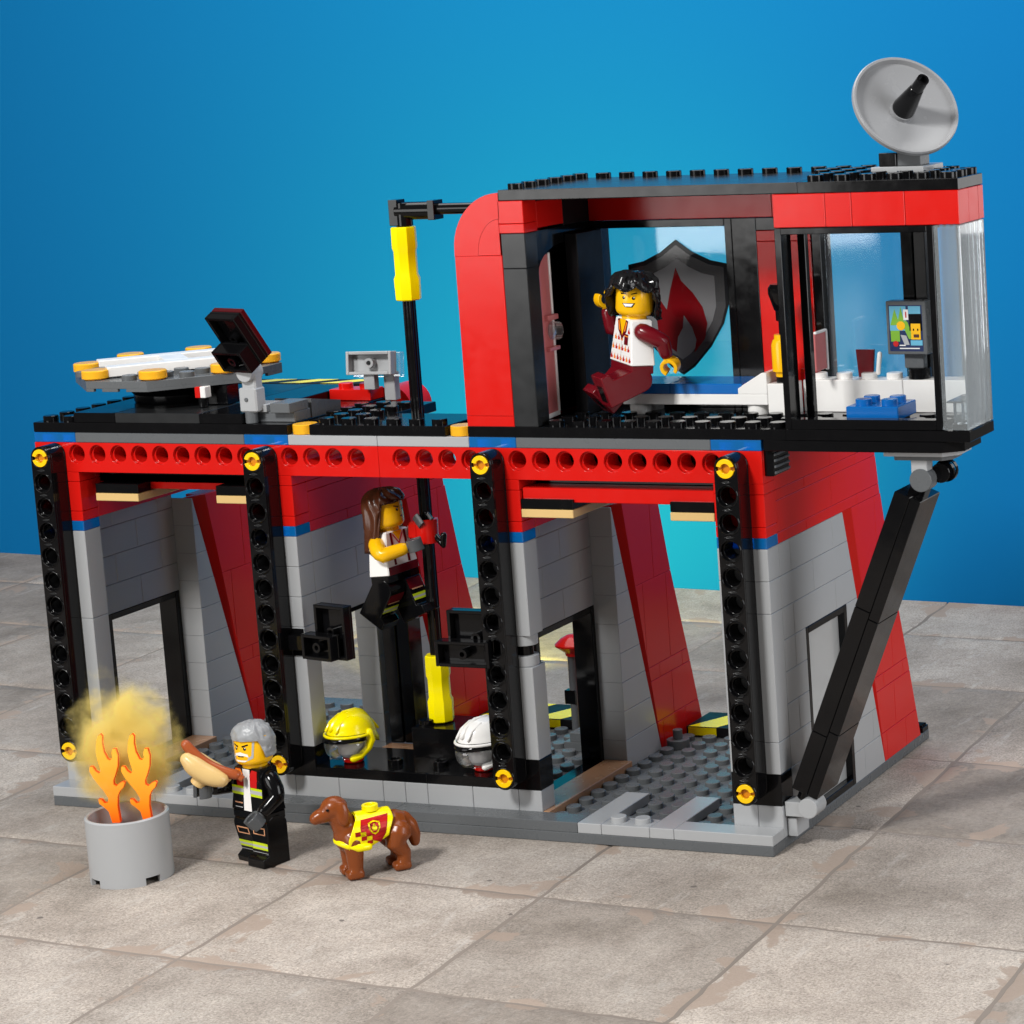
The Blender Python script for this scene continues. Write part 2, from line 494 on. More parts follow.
# baseplates with studs
mb = MB()
mb.box(-1, 14.995, -1, 15, 0, .4, DBG, .03); mb.box(15.005, 31, -1, 15, 0, .4, DBG, .03)
for c in (0, 20):
    mb.studs([c+1.5+i for i in range(8)], [.5+j for j in range(14)], .4, DBG)
mb.studs([11.5+i for i in range(8)], [4.5+j for j in range(10)], .4, DBG)
base = mb.build('baseplate', ST)

# front strip of tiles and the light parking marks
mb = MB()
for c in (0, 20):
    for a, b, y1 in ((3.005, 3.995, 3), (6.005, 6.995, 3), (4.005, 5.995, 0)):
        mb = MB(); mb.box(c+a, c+b, -1, y1, .402, .8, LBG)
        if y1 == 0: mb.stud(c+4.5, -.5, .8, LBG); mb.stud(c+5.5, -.5, .8, LBG)
        mb.build('floor_marking', ST)
for a, b, m in ((27.005, 31, LBG), (-1, 2.995, LBG), (7.005, 8.0, LBG), (8.005, 15, DBG), (15.01, 22.995, DBG)):
    mb = MB(); mb.box(a, b, -1, 0, .402, .8, m); mb.build('front_kerb', ST)

# low wall of the middle bay with its black counter
mb = MB()
xs = [9, 10, 12, 14, 15, 16, 18, 20, 21]
for a, b in zip(xs, xs[1:]): mb.box(a+.006, b-.006, 0, 1, .402, 1.6, LBG)
mb.build('low_wall', ST)
mb = MB()
mb.box(11, 16, 0, 3, 1.602, 2.0, BLK); mb.box(16.008, 19, 0, 3, 1.602, 2.0, BLK)
mb.hstud(14.0, 1.0, 2.0, BLK); mb.hstud(16.0, 1.1, 2.0, BLK)
mb.box(14.2, 19, 2.0, 4, 2.0, 3.2, BLK); mb.studs([14.6, 17.5, 18.5], [2.5, 3.5], 3.2, BLK)
mb.build('counter', ST)
mb = MB()
mb.box(11.25, 11.85, 5, 6, 1.6, 7.6, BLK); mb.box(11.9, 12.45, 5.05, 6, 1.6, 7.6, BLK)
mb.build('door_post', ST)

# columns
def column(c, split):
    mb = MB()
    mb.box(c-1, c-.005, .005, 1, .402, 1.6, LBG) if c in (0, 30) else None
    if c == 0: mb.box(c+.005, c+1, 0.005, 1, .402, 1.6, LBG)
    if c == 30:
        mb.box(c+.005, c+1, .005, 1, .402, 1.6, LBG)
    zs = [2.8, 4.0, 5.2, 6.4, 7.6, 8.8, 10.0, 11.2]
    cut = {0: [2.8, 7.6, 11.2], 10: [2.8, 6.4, 7.6, 8.8, 10, 11.2], 20: [2.8, 6.4, 7.6, 11.2], 30: [2.8, 4, 8.8, 10, 11.2]}[c]
    for a, b in zip(cut, cut[1:]):
        if split and a == 6.4:
            mb.box(c-1, c-.005, 0, 1, 6.406, 7.6, LBG)
            mb.cyl((c+.5, .5, 6.4), .48, .4, LBG); mb.cyl((c+.5, .5, 6.8), .3, .45, BLK); mb.cyl((c+.5, .5, 7.2), .48, .4, LBG)
        else:
            mb.box(c-1, c+1, 0, .99, a+.006, b-.006, LBG)
    o = mb.build('column', ST)
    mb = MB(); mb.box(c-1, c+1, 0, 1, 1.606, 2.796, BLK); mb.build('column_foot', o)
    mb = MB(); mb.box(c-1, c+1, 0, 1, 11.204, 11.6, TBLUE)
    mb.build('blue_lamp', o)
    mb = MB()
    mb.box(c-1, c+1, 0, 1, 11.606, 11.994, RED); mb.box(c-1, c+1, 0, 1, 12.006, 13.194, RED); mb.box(c-1, c+1, 0, 1, 13.206, 13.596, RED)
    mb.build('column_head', o)
    mb = MB(); mb.box(c-1, c+1, 0, 1.0, 14.806, 15.196, TBLUE)
    for dx in (-.5, .5):
        mb.lathe([(.3, 0), (.3, .28), (0, .28)], TBSTUD, (c+dx, .36, 14.82), 14)
    mb.box(c-.97, c+.97, .7, .97, 14.82, 15.18, NAVY)
    mb.build('blue_lamp', o)
    return o
for c in (0, 10, 20, 30): column(c, c == 20)

# long perforated beam across the front
mb = MB()
for a, b in ((-1, 14.995), (15.005, 31)):
    hs = [k for k in range(0, 31) if a < k-.4 and k+.4 < b]
    mb.prism([(a, 13.604), (b, 13.604), (b, 14.798), (a, 14.798)], -.0, .14, RED, 'xz', [circ(k, 14.325, .385) for k in hs])
    mb.prism([(a, 13.604), (b, 13.604), (b, 14.798), (a, 14.798)], .141, .998, RED, 'xz', [circ(k, 14.325, .305) for k in hs])
mb.bevel = .012
mb.build('perforated_beam', ST)

# four black lift arms with yellow pins
def liftarm(c):
    mb = MB()
    z0, z1 = 2.325, 14.325
    out = circ(c, z1, .46, 16, 0, pi, True)+circ(c, z0, .46, 16, pi, 2*pi, True)
    hz = [z0+k for k in range(13)]
    mb.prism(out, -.97, -.86, BLK, 'xz', [circ(c, z, .375) for z in hz])
    mb.prism(out, -.859, -.10, BLK, 'xz', [circ(c, z, .305) for z in hz])
    mb.prism(out, -.099, -.012, BLK, 'xz', [circ(c, z, .375) for z in hz])
    R = Matrix.Rotation(pi/2, 3, 'X')
    for z in hz:      # raised rim of each hole
        mb.lathe([(.375, 0), (.375, .025), (.40, .035), (.435, .02), (.44, 0)], BLK, (c, -.97, z), 24, R)
    for z in hz[:-1]:  # the little pockets between holes
        mb.prism([(c-.2, z+.5), (c, z+.44), (c+.2, z+.5), (c, z+.56)], -.974, -.969, BLK2, 'xz')
    mb.bevel = .018
    o = mb.build('liftarm', ST)
    for z in (z0, z1):
        mb = MB()
        for s_ in (0, 1):
            a0 = s_*pi+.25; a1 = s_*pi+pi-.25
            mb.prism(circ(c, z, .355, 14, a0, a1, True)+circ(c, z, .185, 14, a1, a0, True), -1.02, -.5, PIN, 'xz')
        mb.lathe([(.18, 0), (.18, -.1)][::-1], PIND, (c, -.9, z), 18, R)
        mb.lathe([(.35, 0), (0, 0)], PIND, (c, -.86, z), 18, R)
        mb.bevel = .012
        mb.build('pin', o)
for c in (0, 10, 20, 30): liftarm(c)

# lintels, shutter rails and the tan undersides of the ceiling
mb = MB()
mb.box(21.05, 28.95, .15, 1.1, 12.75, 13.28, RED)
mb.build('shutter_rail', ST); mb = MB()
mb.box(1.05, 8.95, 1.2, 2.0, 12.75, 13.35, RED)
mb.build('shutter_rail', ST)
for c, y0, z0 in ((0, .35, 12.38), (20, -.0, 12.18)):
    for a, b in ((1.45 if c == 0 else 1.02, 3.5 if c == 0 else 3.2), (7.2, 8.98)):
        mb = MB(); mb.box(c+a, c+b, y0, y0+4.6, z0, z0+.31, TAN)
        mb.box(c+a, c+b, y0+.02, y0+4.6, z0+.32, z0+.70, BLK); mb.build('tan_runner', ST)
for a, b in ((1.02, 8.98), (21.02, 28.98)):
    mb = MB(); mb.box(a, b, 1.05, 7, 13.6, 14.78, BLK); mb.box(a+.03, b-.03, 1.2, 1.7, 13.0, 13.598, BLK); mb.build('ceiling', ST)

# plate course over the beam
mb = MB()
mb.box(1.005, 8.995, 0, 1, 14.806, 15.196, DBG); mb.build('grey_course', ST); mb = MB(); mb.box(21.005, 28.995, 0, 1, 14.806, 15.196, DBG)
mb.build('grey_course', ST)
mb = MB(); mb.box(11.005, 14.995, 0, 1, 14.806, 15.196, LBG); mb.box(15.005, 18.995, 0, 1, 14.806, 15.196, LBG)
mb.build('grey_course', ST)

# side walls with doorway, grey slope and red buttress
def side_wall(c):
    out = c+1
    mb = MB()
    Z = [.4, 1.6, 2.8, 4.0, 5.2, 6.4, 7.6, 8.8, 10.0, 11.2]
    slope = lambda z: 7.07+(11.2-z)*.277
    oy0, oy1 = (3, 7) if c == 30 else (1, 5)
    rec = c in (0, 20)
    if rec:       # doorway set back one stud behind the column, pillar at its far side
        rows(mb, [(1.0, 7.2), (7.0, 7.2), (7.0, 11.55), (1.0, 11.55)], [7.2, 8.4, 9.6, 10.8, 11.55], c-.95, c, LBG, wid=3)
        rows(mb, [(7.0, .4), (10.06, .4), (slope(7.6), 7.6), (7.07, 11.2), (7.0, 11.2)], Z, c-.2, out, LBG, wid=6, shift=1.0)
    else:
        if oy0 > 1: rows(mb, [(1.0, .4), (oy0, .4), (oy0, 7.6), (1.0, 7.6)], Z[:7], c+.02, out, LBG)
        rows(mb, [(1.0, 7.6), (slope(7.6), 7.6), (7.07, 11.2), (1.0, 11.2)], Z[6:], c+.02, out, LBG, wid=4)
        rows(mb, [(oy1, .4), (10.06, .4), (slope(7.6), 7.6), (oy1, 7.6)], Z[:7], c+.02, out, LBG, wid=2, shift=1.0)
    w = mb.build('side_wall', ST)
    # red top and buttress
    mb = MB()
    rb = 11.6 if rec else 11.2
    rows(mb, [(1.0, rb), (10.95, rb), (10.75, 12.4), (10.5, 13.6), (9.9, 14.6), (9.4, 14.8), (1.0, 14.8)], [rb, 11.62, 12.8, 13.2, 14.8] if rb < 11.5 else [rb, 12.8, 13.2, 14.8], c-(.9 if rec else -.02), out, RED, wid=5, shift=1.1)
    dz = [.4, 1.6, 3.4, 4.0, 7.6, 11.2]
    rows(mb, [(10.08, .4), (14.05, .4), (13.0, 4.0), (11.9, 7.6), (11.02, 11.2), (7.95, 11.2)], dz, c-.0, out, RED, wid=2.1, shift=.9)
    # angled inner face of the buttress
    mb.add([(out-.5, 7.08, 11.2), (out+.002, 7.95, 11.2), (out+.002, 10.08, .42), (out-.5, 10.0, .42), (out-.5, 11, .42), (out-.5, 11, 11.2)],
           [(0, 3, 2, 1), (0, 1, 5), (3, 4, 2), (0, 5, 4, 3)], RED)
    mb.build('buttress', w)
    mb = MB()
    f = .28
    if rec:
        mb.box(c-.92, c-.03, 6.7, 6.99, .402, 7.19, BLK); mb.box(c-.92, c-.03, 2.2, 2.48, .402, 7.19, BLK)
        mb.box(c-.92, c-.03, 2.48, 6.7, 6.92, 7.19, BLK); mb.box(c-.92, c-.03, 2.48, 6.7, .402, .62, BLK)
        mb.box(c-.8, c-.2, 1.0, 2.19, .402, 7.19, LBG)
    elif c == 10:
        mb.box(c+.05, out-.02, 1.0, 5, 7.42, 7.595, BLK); sb = MB(); sb.box(c+.05, out-.02, 1.0, 5, .402, .62, BLK); sb.build('door_sill', w)
    else:
        xo = out-.005; xi = c+.05; y0, y1 = oy0, oy1
        mb.box(xi, xo, y0+.005, y0+f, .402, 7.59, BLK); mb.box(xi, xo, y1-f, y1-.005, .402, 7.59, BLK)
        mb.box(xi, xo, y0+f, y1-f, 7.6-f, 7.59, BLK); mb.box(xi, xo, y0+f, y1-f, .402, .40+f, BLK)
    fr = mb.build('door_frame' if c != 30 else 'window_frame', w)
    if c == 30:
        mb = MB(); mb.box(30.62, 30.72, y0+f, y1-f, .4+f, 7.6-f, FROST)
        mb.box(30.73, 30.80, 5.9, 6.35, 3.3, 3.9, RED)
        mb.build('window_pane', fr)
    return w
for c in (0, 10, 20, 30): side_wall(c)

# wood coloured thresholds, end plates at the back and the grille under the cabin
for q in ((.02, 1.24, .06, 6.95, .43, .8), (20.02, 21.24, .06, 6.95, .43, .8), (11.3, 12.9, 3.1, 4.9, 1.3, 1.62)):
    mb = MB(); mb.box(*q, WOOD); mb.build('threshold', ST)
def hazard(x0, x1, y0, y1, z, n, skew, parent):
    mb = MB(); mb.box(x0, x1, y0, y1, z-.4, z, BLKM)
    w = (x1-x0)/n
    for k in range(n):
        a = x0+w*k+.1; b = a+w*.5
        pts = [(a, y0+.03), (b, y0+.03), (b+skew, y1-.03), (a+skew, y1-.03)]
        pts = clip(clip(pts, 1, 0, x1-.03), -1, 0, -x0-.03)
        if len(pts) > 2: mb.prism(pts, z+.001, z+.006, YEL, 'xy')
        fp = [(a, z-.37), (b, z-.37), (b, z-.03), (a, z-.03)]
        mb.prism(clip(fp, 1, 0, x1-.03), y0-.006, y0-.001, YEL, 'xz')
    return mb.build('hazard_strip', parent)
hazard(21.2, 29, 12, 14.3, .85, 3, 1.2, ST)
hazard(11.2, 19, 12, 14.3, .85, 3, 1.2, ST)
mb = MB(); mb.box(30.2, 31.0, 14.3, 14.95, .4, .62, BLK)
for k in range(3): mb.box(30.25, 30.95, 14.38+k*.2, 14.46+k*.2, .62, .72, BLK)
mb.build('rear_clip', ST); mb = MB()
mb.cyl((21.6, 10.4, .4), .48, .38, DBG); mb.cyl((21.6, 10.4, .78), .2, .4, DBG)
mb.build('round_knob', ST); mb = MB()
for k, (y, z) in enumerate(((9, .4), (9, .8), (10, .8), (11.5, .4))): mb.box(17.0+k*.3, 19, y, y+1, z, z+.4, DBG)
mb.build('grey_steps', ST)
mb = MB(); mb.box(31.0, 31.35, .2, 1.6, 13.85, 14.8, BLK)
for k in range(4): mb.box(31.35, 31.42, .25, 1.55, 13.92+k*.22, 14.02+k*.22, DBG)
mb.build('air_grille', ST)

# flat roof on the left part
mb = MB()
mb.box(-1, 11, 0, 9, 15.204, 15.6, BLK, .025)
mb.studs([-.5], [.5+k for k in range(9)], 15.6, BLK); mb.stud(.5, .5, 15.6, BLK)
mb.box(1.005, 2.99, .02, 8, 15.602, 16.0, BLK); mb.box(3.0, 6.99, .02, 8, 15.602, 16.0, BLK2); mb.box(7.0, 8.95, .02, 8, 15.602, 16.0, BLK)
mb.box(12, 18, 0, 3.0, 15.204, 15.6, BLK, .025); mb.box(12, 14, 3.005, 6, 15.204, 15.6, BLK, .025)
mb.studs([12.5+k for k in range(6)], [.5], 15.6, BLK); mb.studs([12.5, 13.5], [1.5, 2.5], 15.6, BLK)
mb.studs([18.5], [2.5, 3.5], 15.45, BLK)
mb.box(11, 12.0, 1.5, 6, 15.204, 15.55, BLK); mb.box(18, 19.0, 1.5, 4, 15.204, 15.45, BLK)
mb.studs([11.5], [2.5, 3.5, 4.5], 15.55, BLK); mb.studs([12.5, 13.5], [3.5, 4.5], 15.6, BLK)
roof = mb.build('flat_roof', ST)
for x in (11.5, 18.5):
    mb = MB(); mb.cyl((x, .5, 15.2), .48, .38, TORA); mb.build('orange_lamp', roof)
hazard(3.0, 9.2, 8.0, 9.2, 16.02, 3, 1.2, roof)
mb = MB()
mb.box(9.0, 10.98, .62, 1.7, 15.602, 16.0, DBG); mb.box(9.0, 9.8, .5, 1.6, 16.0, 16.3, LBG); mb.box(10.1, 10.98, .3, 1.6, 16.0, 16.38, DBG)
mb.prism([(1.8, 15.6), (3.8, 15.6), (3.8, 16.0), (1.8, 16.35)], 9.3, 10.98, DBG, 'yz')
mb.build('vent_slope', roof)
mb = MB()
mb.box(9.0, 10.95, 6.0, 7.0, 15.61, 16.06, RED); mb.studs([9.5, 10.5], [6.5], 16.06, RED)
mb.build('red_block', roof)
mb = MB(); mb.prism([(10.05, 14.81), (11.95, 14.81)]+circ(11.0, 15.05, .95, 14, 0, pi, True), 7.4, 9, RED, 'xz')
mb.build('red_arch', roof)

# ---- upper floor, control room
mb = MB()
def chamfer(x0, x1, y0, y1, cx, cy): return [(x0, y0), (x1, y0), (x1, cy), (cx, y1), (x0, y1)]
mb.prism(chamfer(19, 31.995, 0, 6, 31.995, 6), 15.204, 15.6, BLK, 'xy', b=.02)
mb.prism(chamfer(32.005, 39, 0, 6, 36, 2.5), 15.204, 15.6, BLK, 'xy', b=.02)
mb.studs([22.5+k for k in range(17)], [.5, 1.5, 2.5], 15.58, BLK)
mb.prism([(31.1, -.0), (37.9, 0), (38.6, .5), (38.6, 2.2), (31.1, 2.2)], 14.81, 15.198, BLK, 'xy', b=.02)
mb.prism([(35.6, .3), (37.8, .3), (38.3, .8), (38.3, 2.0), (35.6, 2.0)], 14.62, 14.805, LBG, 'xy', b=.01)
mb.prism([(35.9, .55), (37.7, .55), (38.0, .9), (38.0, 1.8), (35.9, 1.8)], 14.44, 14.62, DBG, 'xy', b=.01)
fl = mb.build('upper_floor', ST)
# red arched end
mb = MB()
arc = [(19+3.0-3.0*cos(t), 21.0+3.0*sin(t)) for t in [pi/2*k/14 for k in range(15)]]
arc = [(19, 22.0)]+[(19+2.0*(1-cos(pi/2*k/12)), 22.2+2.1*sin(pi/2*k/12)) for k in range(1, 13)]
mb.prism([(19, 16.004), (21, 16.004), (21, 22.0), (19, 22.0)], 0, 6, RED, 'xz', b=.02)
mb.prism([(19, 15.604), (21, 15.604), (21, 15.996), (19, 15.996)], 0, 6, RED, 'xz', b=.02)
inner = [(20.0+1.0*(1-cos(pi/2*k/10)), 22.0+1.35*sin(pi/2*k/10)) for k in range(11)]
mb.prism(arc+[(21, 24.3), (21, 23.36)]+inner[::-1][1:]+[], 0, 6, RED, 'xz')
mb.prism([(20.012, 22.012)]+[(p[0]+.01, p[1]-.008) for p in inner[1:-1]]+[(20.95, 23.33), (20.95, 22.012)], .0, 6, RED, 'xz')
mb.box(20.95, 22, 0, 1.0, 22.806, 23.15, RED); mb.box(20.95, 22, 0, 1, 23.16, 23.994, RED)
mb.box(21, 22.0, 1.0, 3.0, 22.9, 23.9, RED)
arch = mb.build('arched_end_wall', ST)
# door frame with glazed door, seen from inside
mb = MB()
mb.box(21.005, 22, 0, .9, 15.606, 21.5, BLK2); mb.box(21.005, 22, 0, .9, 21.512, 22.796, BLK2)
mb.box(21.3, 22.0, 5.1, 6, 15.606, 22.796, BLK)
ar = [(.9, 22.796)]+[(.9+2.1-2.1*cos(pi*k/14), 21.2+1.0*sin(pi*k/14)) for k in range(15)]+[(5.1, 22.796)]
mb.prism(ar, 21.3, 21.98, BLK, 'yz')
mb.box(21.1, 21.25, .9, 5.2, 15.7, 22.4, BLK)
dr = mb.build('door_frame', ST)
mb = MB()
mb.M = Matrix.Translation((21.85, .98, 0)) @ Matrix.Rotation(radians(6), 4, 'Z')
mb.box(-.06, .06, 0, 1.0, 15.9, 21.85, DOORG); mb.box(.04, .12, .94, 1.06, 15.9, 21.9, WHT); mb.box(-.06, .10, 0, 1.06, 15.75, 15.93, WHT)
dl = mb.build('glass_door', dr)
mb = MB(); mb.M = Matrix.Translation((21.85, .98, 0))
mb.box(-.05, .2, .25, 1.05, 19.4, 19.6, DOORG); mb.box(-.05, .2, .25, 1.05, 18.25, 18.4, DOORG)
mb.cyl((.1, .65, 19.0), .35, .3, VISOR, R=Matrix.Rotation(pi/2, 3, 'Y'), n=20)
mb.build('door_handle', dl)
mb = MB(); mb.box(22.0, 22.5, 3.0, 5.0, 15.6, 22.5, BLKM); mb.box(21.3, 21.99, 3.0, 6, 22.81, 23.99, BLKM)
mb.build('inner_panel', ST)
# back wall: big window with emblem, pillars, red wall pieces, lintel
mb = MB()
f = .3
mb.box(22, 22+f, 5, 6, 15.61, 22.79, BLK); mb.box(28-f, 27.995, 5, 6, 15.61, 22.79, BLK)
mb.box(22+f, 28-f, 5, 6, 22.8-f, 22.79, BLK); mb.box(22+f, 28-f, 5, 6, 15.61, 15.6+f, BLK)
wf = mb.build('window_frame', ST)
mb = MB(); mb.box(22.3, 27.7, 5.30, 5.38, 15.9, 22.5, GLASS); pane = mb.build('window_pane', wf)
mb = MB()
def shield(cx, cz, w, h):
    L = [(0, h*.5), (w*.16, h*.41), (w*.34, h*.345), (w*.5, h*.32), (w*.5, h*.02), (w*.44, -.12*h), (w*.30, -.29*h), (w*.12, -.44*h), (0, -h*.5)]
    return [(cx+x, cz+z) for x, z in L]+[(cx-x, cz+z) for x, z in L[1:-1]][::-1]
sx, sz = 25.5, 19.4
mb.prism(shield(sx, sz, 4.15, 5.2), 5.270, 5.292, STICKK, 'xz')
mb.prism(shield(sx, sz-.05, 3.9, 4.9), 5.262, 5.269, STICK, 'xz')
mb.prism(shield(sx, sz-.05, 3.1, 3.9), 5.254, 5.261, STICKW, 'xz')
fl_ = [(-.12, 1.72), (.10, 1.18), (.58, .70), (.98, .12), (1.15, -.55), (1.0, -1.15), (.5, -1.72), (.62, -1.2), (.46, -.7), (.12, -.2), (.04, -.72), (-.2, -1.1), (-.3, -1.7), (-.78, -1.35), (-1.06, -.8), (-1.1, -.2), (-.86, .38), (-.62, .02), (-.42, .8)]
mb.prism([(sx+.05+x*.95, sz-.1+z*.95) for x, z in fl_], 5.246, 5.253, STICKR, 'xz')
mb.build('flame_emblem', pane)
mb = MB()
mb.box(28.005, 29, 5, 6, 15.61, 22.79, BLK); mb.build('back_pillar', ST)
mb = MB()
mb.box(29.005, 31.2, 5, 6, 21.9, 22.3, RED); mb.box(29.005, 31.2, 5, 6, 15.61, 21.89, RED)
mb.box(29.005, 31.2, 5.0, 6, 22.31, 22.79, BLK)
mb.box(22.0, 29.7, 5, 6, 22.806, 23.99, RED); mb.box(29.71, 31.9, 5, 6, 22.806, 23.99, RED)
mb.build('back_wall', ST)
mb = MB()
mb.box(31.25, 31.6, 5, 6, 15.61, 22.2, BLK); mb.box(34.8, 35.25, 5, 6, 15.61, 22.2, BLK); mb.box(31.25, 36, 5, 6, 22.2, 22.79, BLK)
mb.box(35.3, 35.75, 5, 6, 15.61, 22.2, BLK2)
wf2 = mb.build('window_frame', ST)
mb = MB(); mb.box(31.6, 34.8, 5.35, 5.42, 15.7, 22.2, GLASS); mb.build('window_pane', wf2)
# front frame of the control room
mb = MB()
f = .24
mb.box(32, 32+f, .0, .9, 15.61, 22.79, BLK); mb.box(38-f, 37.995, .0, .5, 15.61, 22.79, BLK)
mb.box(32+f, 38-f, .0, .5, 22.8-f, 22.79, BLK); mb.box(32+f, 38-f, 0, .5, 15.61, 15.97, BLK)
mb.box(32.3, 32.6, 1.3, 1.6, 15.61, 22.79, BLK)
mb.build('front_frame', ST)
# clear corner of the tower
mb = MB()
mb.box(38.01, 38.93, .03, .12, 15.62, 22.78, GLASSW)
mb.box(38.90, 38.98, .03, 1.95, 15.62, 22.78, GLASSW)
mb.box(38.90, 38.98, 1.98, 2.5, 15.62, 22.78, GLASSW)
mb.prism([(38.98, 2.5), (38.9, 2.5), (36.0, 5.9), (36.1, 5.98)], 15.62, 22.78, GLASSW, 'xy')
mb.box(38.1, 38.9, .2, 1.9, 16.55, 16.62, GLASSW)
mb.cyl((38.45, .8, 15.65), .3, .9, GLASSW); mb.cyl((38.45, 1.6, 15.65), .3, .9, GLASSW)
mb.build('clear_corner', ST)
# red fascia and the studded roofs
mb = MB()
cuts = [32, 34, 35, 37, 39]
for a, b in zip(cuts, cuts[1:]): mb.box(a+.006, b-.006, 0, 1, 22.81, 23.99, RED)
mb.box(38.0, 39, 1.006, 1.99, 22.81, 23.99, RED); mb.prism([(38, 2.0), (39, 2.0), (39, 2.5), (36, 6), (35, 6)], 22.81, 23.99, RED, 'xy', b=.02)
mb.build('fascia', ST)
mb = MB()
mb.box(21, 32.99, 0, 6, 24.004, 24.4, BLK2, .03)
mb.studs([21.5], [.5+k for k in range(6)], 24.4, BLK); mb.studs([22.5+k for k in range(11)], [5.5], 24.4, BLK)
mb.studs([32.5], [3.5+k for k in range(2)], 24.4, BLK)
mb.prism(chamfer(33.0, 39, 0, 6, 36, 2.5), 24.004, 24.4, BLK, 'xy', b=.02)
for i in range(6):
    for j in range(6):
        x, y = 33.5+i, .5+j
        if x+.857*(y-2.5) < 38.8 and not (35 < x < 37 and 2 < y < 4): mb.stud(x, y, 24.4, BLK)
mb.build('studded_roof', ST)

# diagonal strut that carries the overhang
a = Vector((31.78, .25, 2.05)); b = Vector((36.45, .25, 13.2))
d = (b-a).normalized(); L = (b-a).length
yax = Vector((0, 1, 0)); xax = yax.cross(d).normalized()
S = Matrix((( xax.x, yax.x, d.x, a.x), (xax.y, yax.y, d.y, a.y), (xax.z, yax.z, d.z, a.z), (0, 0, 0, 1)))
mb = MB(); mb.M = S
for z0, z1 in ((0, L*.20), (L*.20, L*.62), (L*.62, L)):
    mb.box(-.52, .1, 0, 2, z0+.008, z1-.008, BLK); 
for z0, z1 in ((0, L*.22), (L*.22, L*.60), (L*.60, L)):
    mb.box(.112, .52, 0, 2, z0+.008, z1-.008, BLK)
mb.cyl((-.05, .45, -.35), .3, .5, BLK); mb.box(-.3, .3, .9, 1.5, L-.05, L+.35, BLK)
strut = mb.build('diagonal_strut', ST)
mb = MB(); R = Matrix.Rotation(-pi/2, 3, 'X')
mb.cyl((31.95, .1, 1.55), .38, .9, LBG, R=R); mb.box(31.02, 31.95, .15, .9, 1.2, 1.75, LBG); mb.build('hinge', strut); mb = MB()
mb.cyl((36.85, .55, 13.72), .42, .7, DBG, R=R); mb.box(36.5, 37.1, .6, 1.2, 13.7, 14.5, LBG)
mb.lathe([(.42, 0), (.42, .2), (.3, .2)], BLK, (37.5, 1.4, 13.95), 18, R); mb.cyl((37.4, 1.1, 13.9), .36, .6, BLK, R=R)
mb.build('hinge', strut)
mb = MB(); mb.box(31.02, 31.4, .3, 1.4, .402, 1.1, LBG); mb.build('strut_foot', strut)

# ------------------------------------------------------------------ helper: hollow underside (brick seen from below), facing local -y
def hollow(mb, x0, x1, z0, z1, d, m, tube=True, w=.13):
    mb.box(x0, x1, -.0, w, z0, z1, m)          # back skin (y 0..w)
    mb.box(x0, x0+w, -d, .0, z0, z1, m); mb.box(x1-w, x1, -d, 0, z0, z1, m)
    mb.box(x0+w, x1-w, -d, 0, z1-w, z1, m); mb.box(x0+w, x1-w, -d, 0, z0, z0+w, m)
    if tube:
        R = Matrix.Rotation(pi/2, 3, 'X')
        mb.lathe([(.2, 0), (.2, d-.03), (.1, d-.03), (.1, .02)], m, ((x0+x1)/2, 0, (z0+z1)/2), 16, R)

# black hinged screens clipped to the columns
def hinged_panel(label, x0, x1, yaw, cx, mirror):
    t = thing('hinged_panel', label, 'panel', (cx, -.4, 6.6))
    mb = MB(); mb.M = Matrix.Translation((cx, -.4, 6.6)) @ Matrix.Rotation(yaw, 4, 'Z')
    hollow(mb, x0+.35, x1+.4, 0.0, 2.1, .35, BLK); o = mb.build('panel_back', t)
    mb = MB(); mb.M = Matrix.Translation((cx, -.4, 6.6)) @ Matrix.Rotation(yaw, 4, 'Z')
    mb.M = mb.M @ Matrix.Translation((0, -.36, 0)); hollow(mb, x0, x1, 0.02, 1.0, .42, BLK); mb.build('panel_front', t)
    mb = MB()
    cc = 10 if mirror else 20
    xa = cx+x0*.9 if mirror else cx+x1*.6
    mb.box(min(xa, cc), max(xa, cc), -.35, -.02, 6.75, 7.35, BLK); mb.box(cc-.9, cc+(.98 if mirror else .3), -.03, .3, 6.45, 7.55, BLK)
    mb.build('clip', t)
    return t
hinged_panel('black hinged panel clipped to the column beside the sliding figure', -.8, .75, radians(-12), 12.45, True)
hinged_panel('black hinged panel in front of the yellow pole grip', -1.0, 1.3, 0, 18.55, False)

# ------------------------------------------------------------------ helipad
T = thing('helipad', 'grey octagonal landing pad with white H and orange lamps on the flat roof', 'helipad', (3, 4, 16.0))
mb = MB(); mb.lathe([(0, 16.002), (1.9, 16.002), (1.95, 16.1), (1.95, 16.35), (2.3, 16.8), (2.3, 16.86), (0, 16.86)], BLK, (3.35, 4, 0), 32)
mb.box(5.6, 6.8, 2.2, 3.0, 16.02, 16.8, BLK); mb.build('turntable', T)
mb = MB(); mb.cyl((6.1, 1.6, 16.02), .2, .4, BLK); mb.box(5.85, 6.1, 1.4, 1.8, 16.4, 16.85, RED); mb.box(6.1, 6.35, 1.4, 1.8, 16.4, 16.85, WHT); mb.build('signal', T)
mb = MB()
octo = [(1.7, .1), (4.6, .1), (7.15, 2.65), (7.15, 5.55), (4.6, 8.1), (1.7, 8.1), (-.85, 5.55), (-.85, 2.65)]
mb.prism(octo, 16.95, 17.25, DBG, 'xy', b=.015)
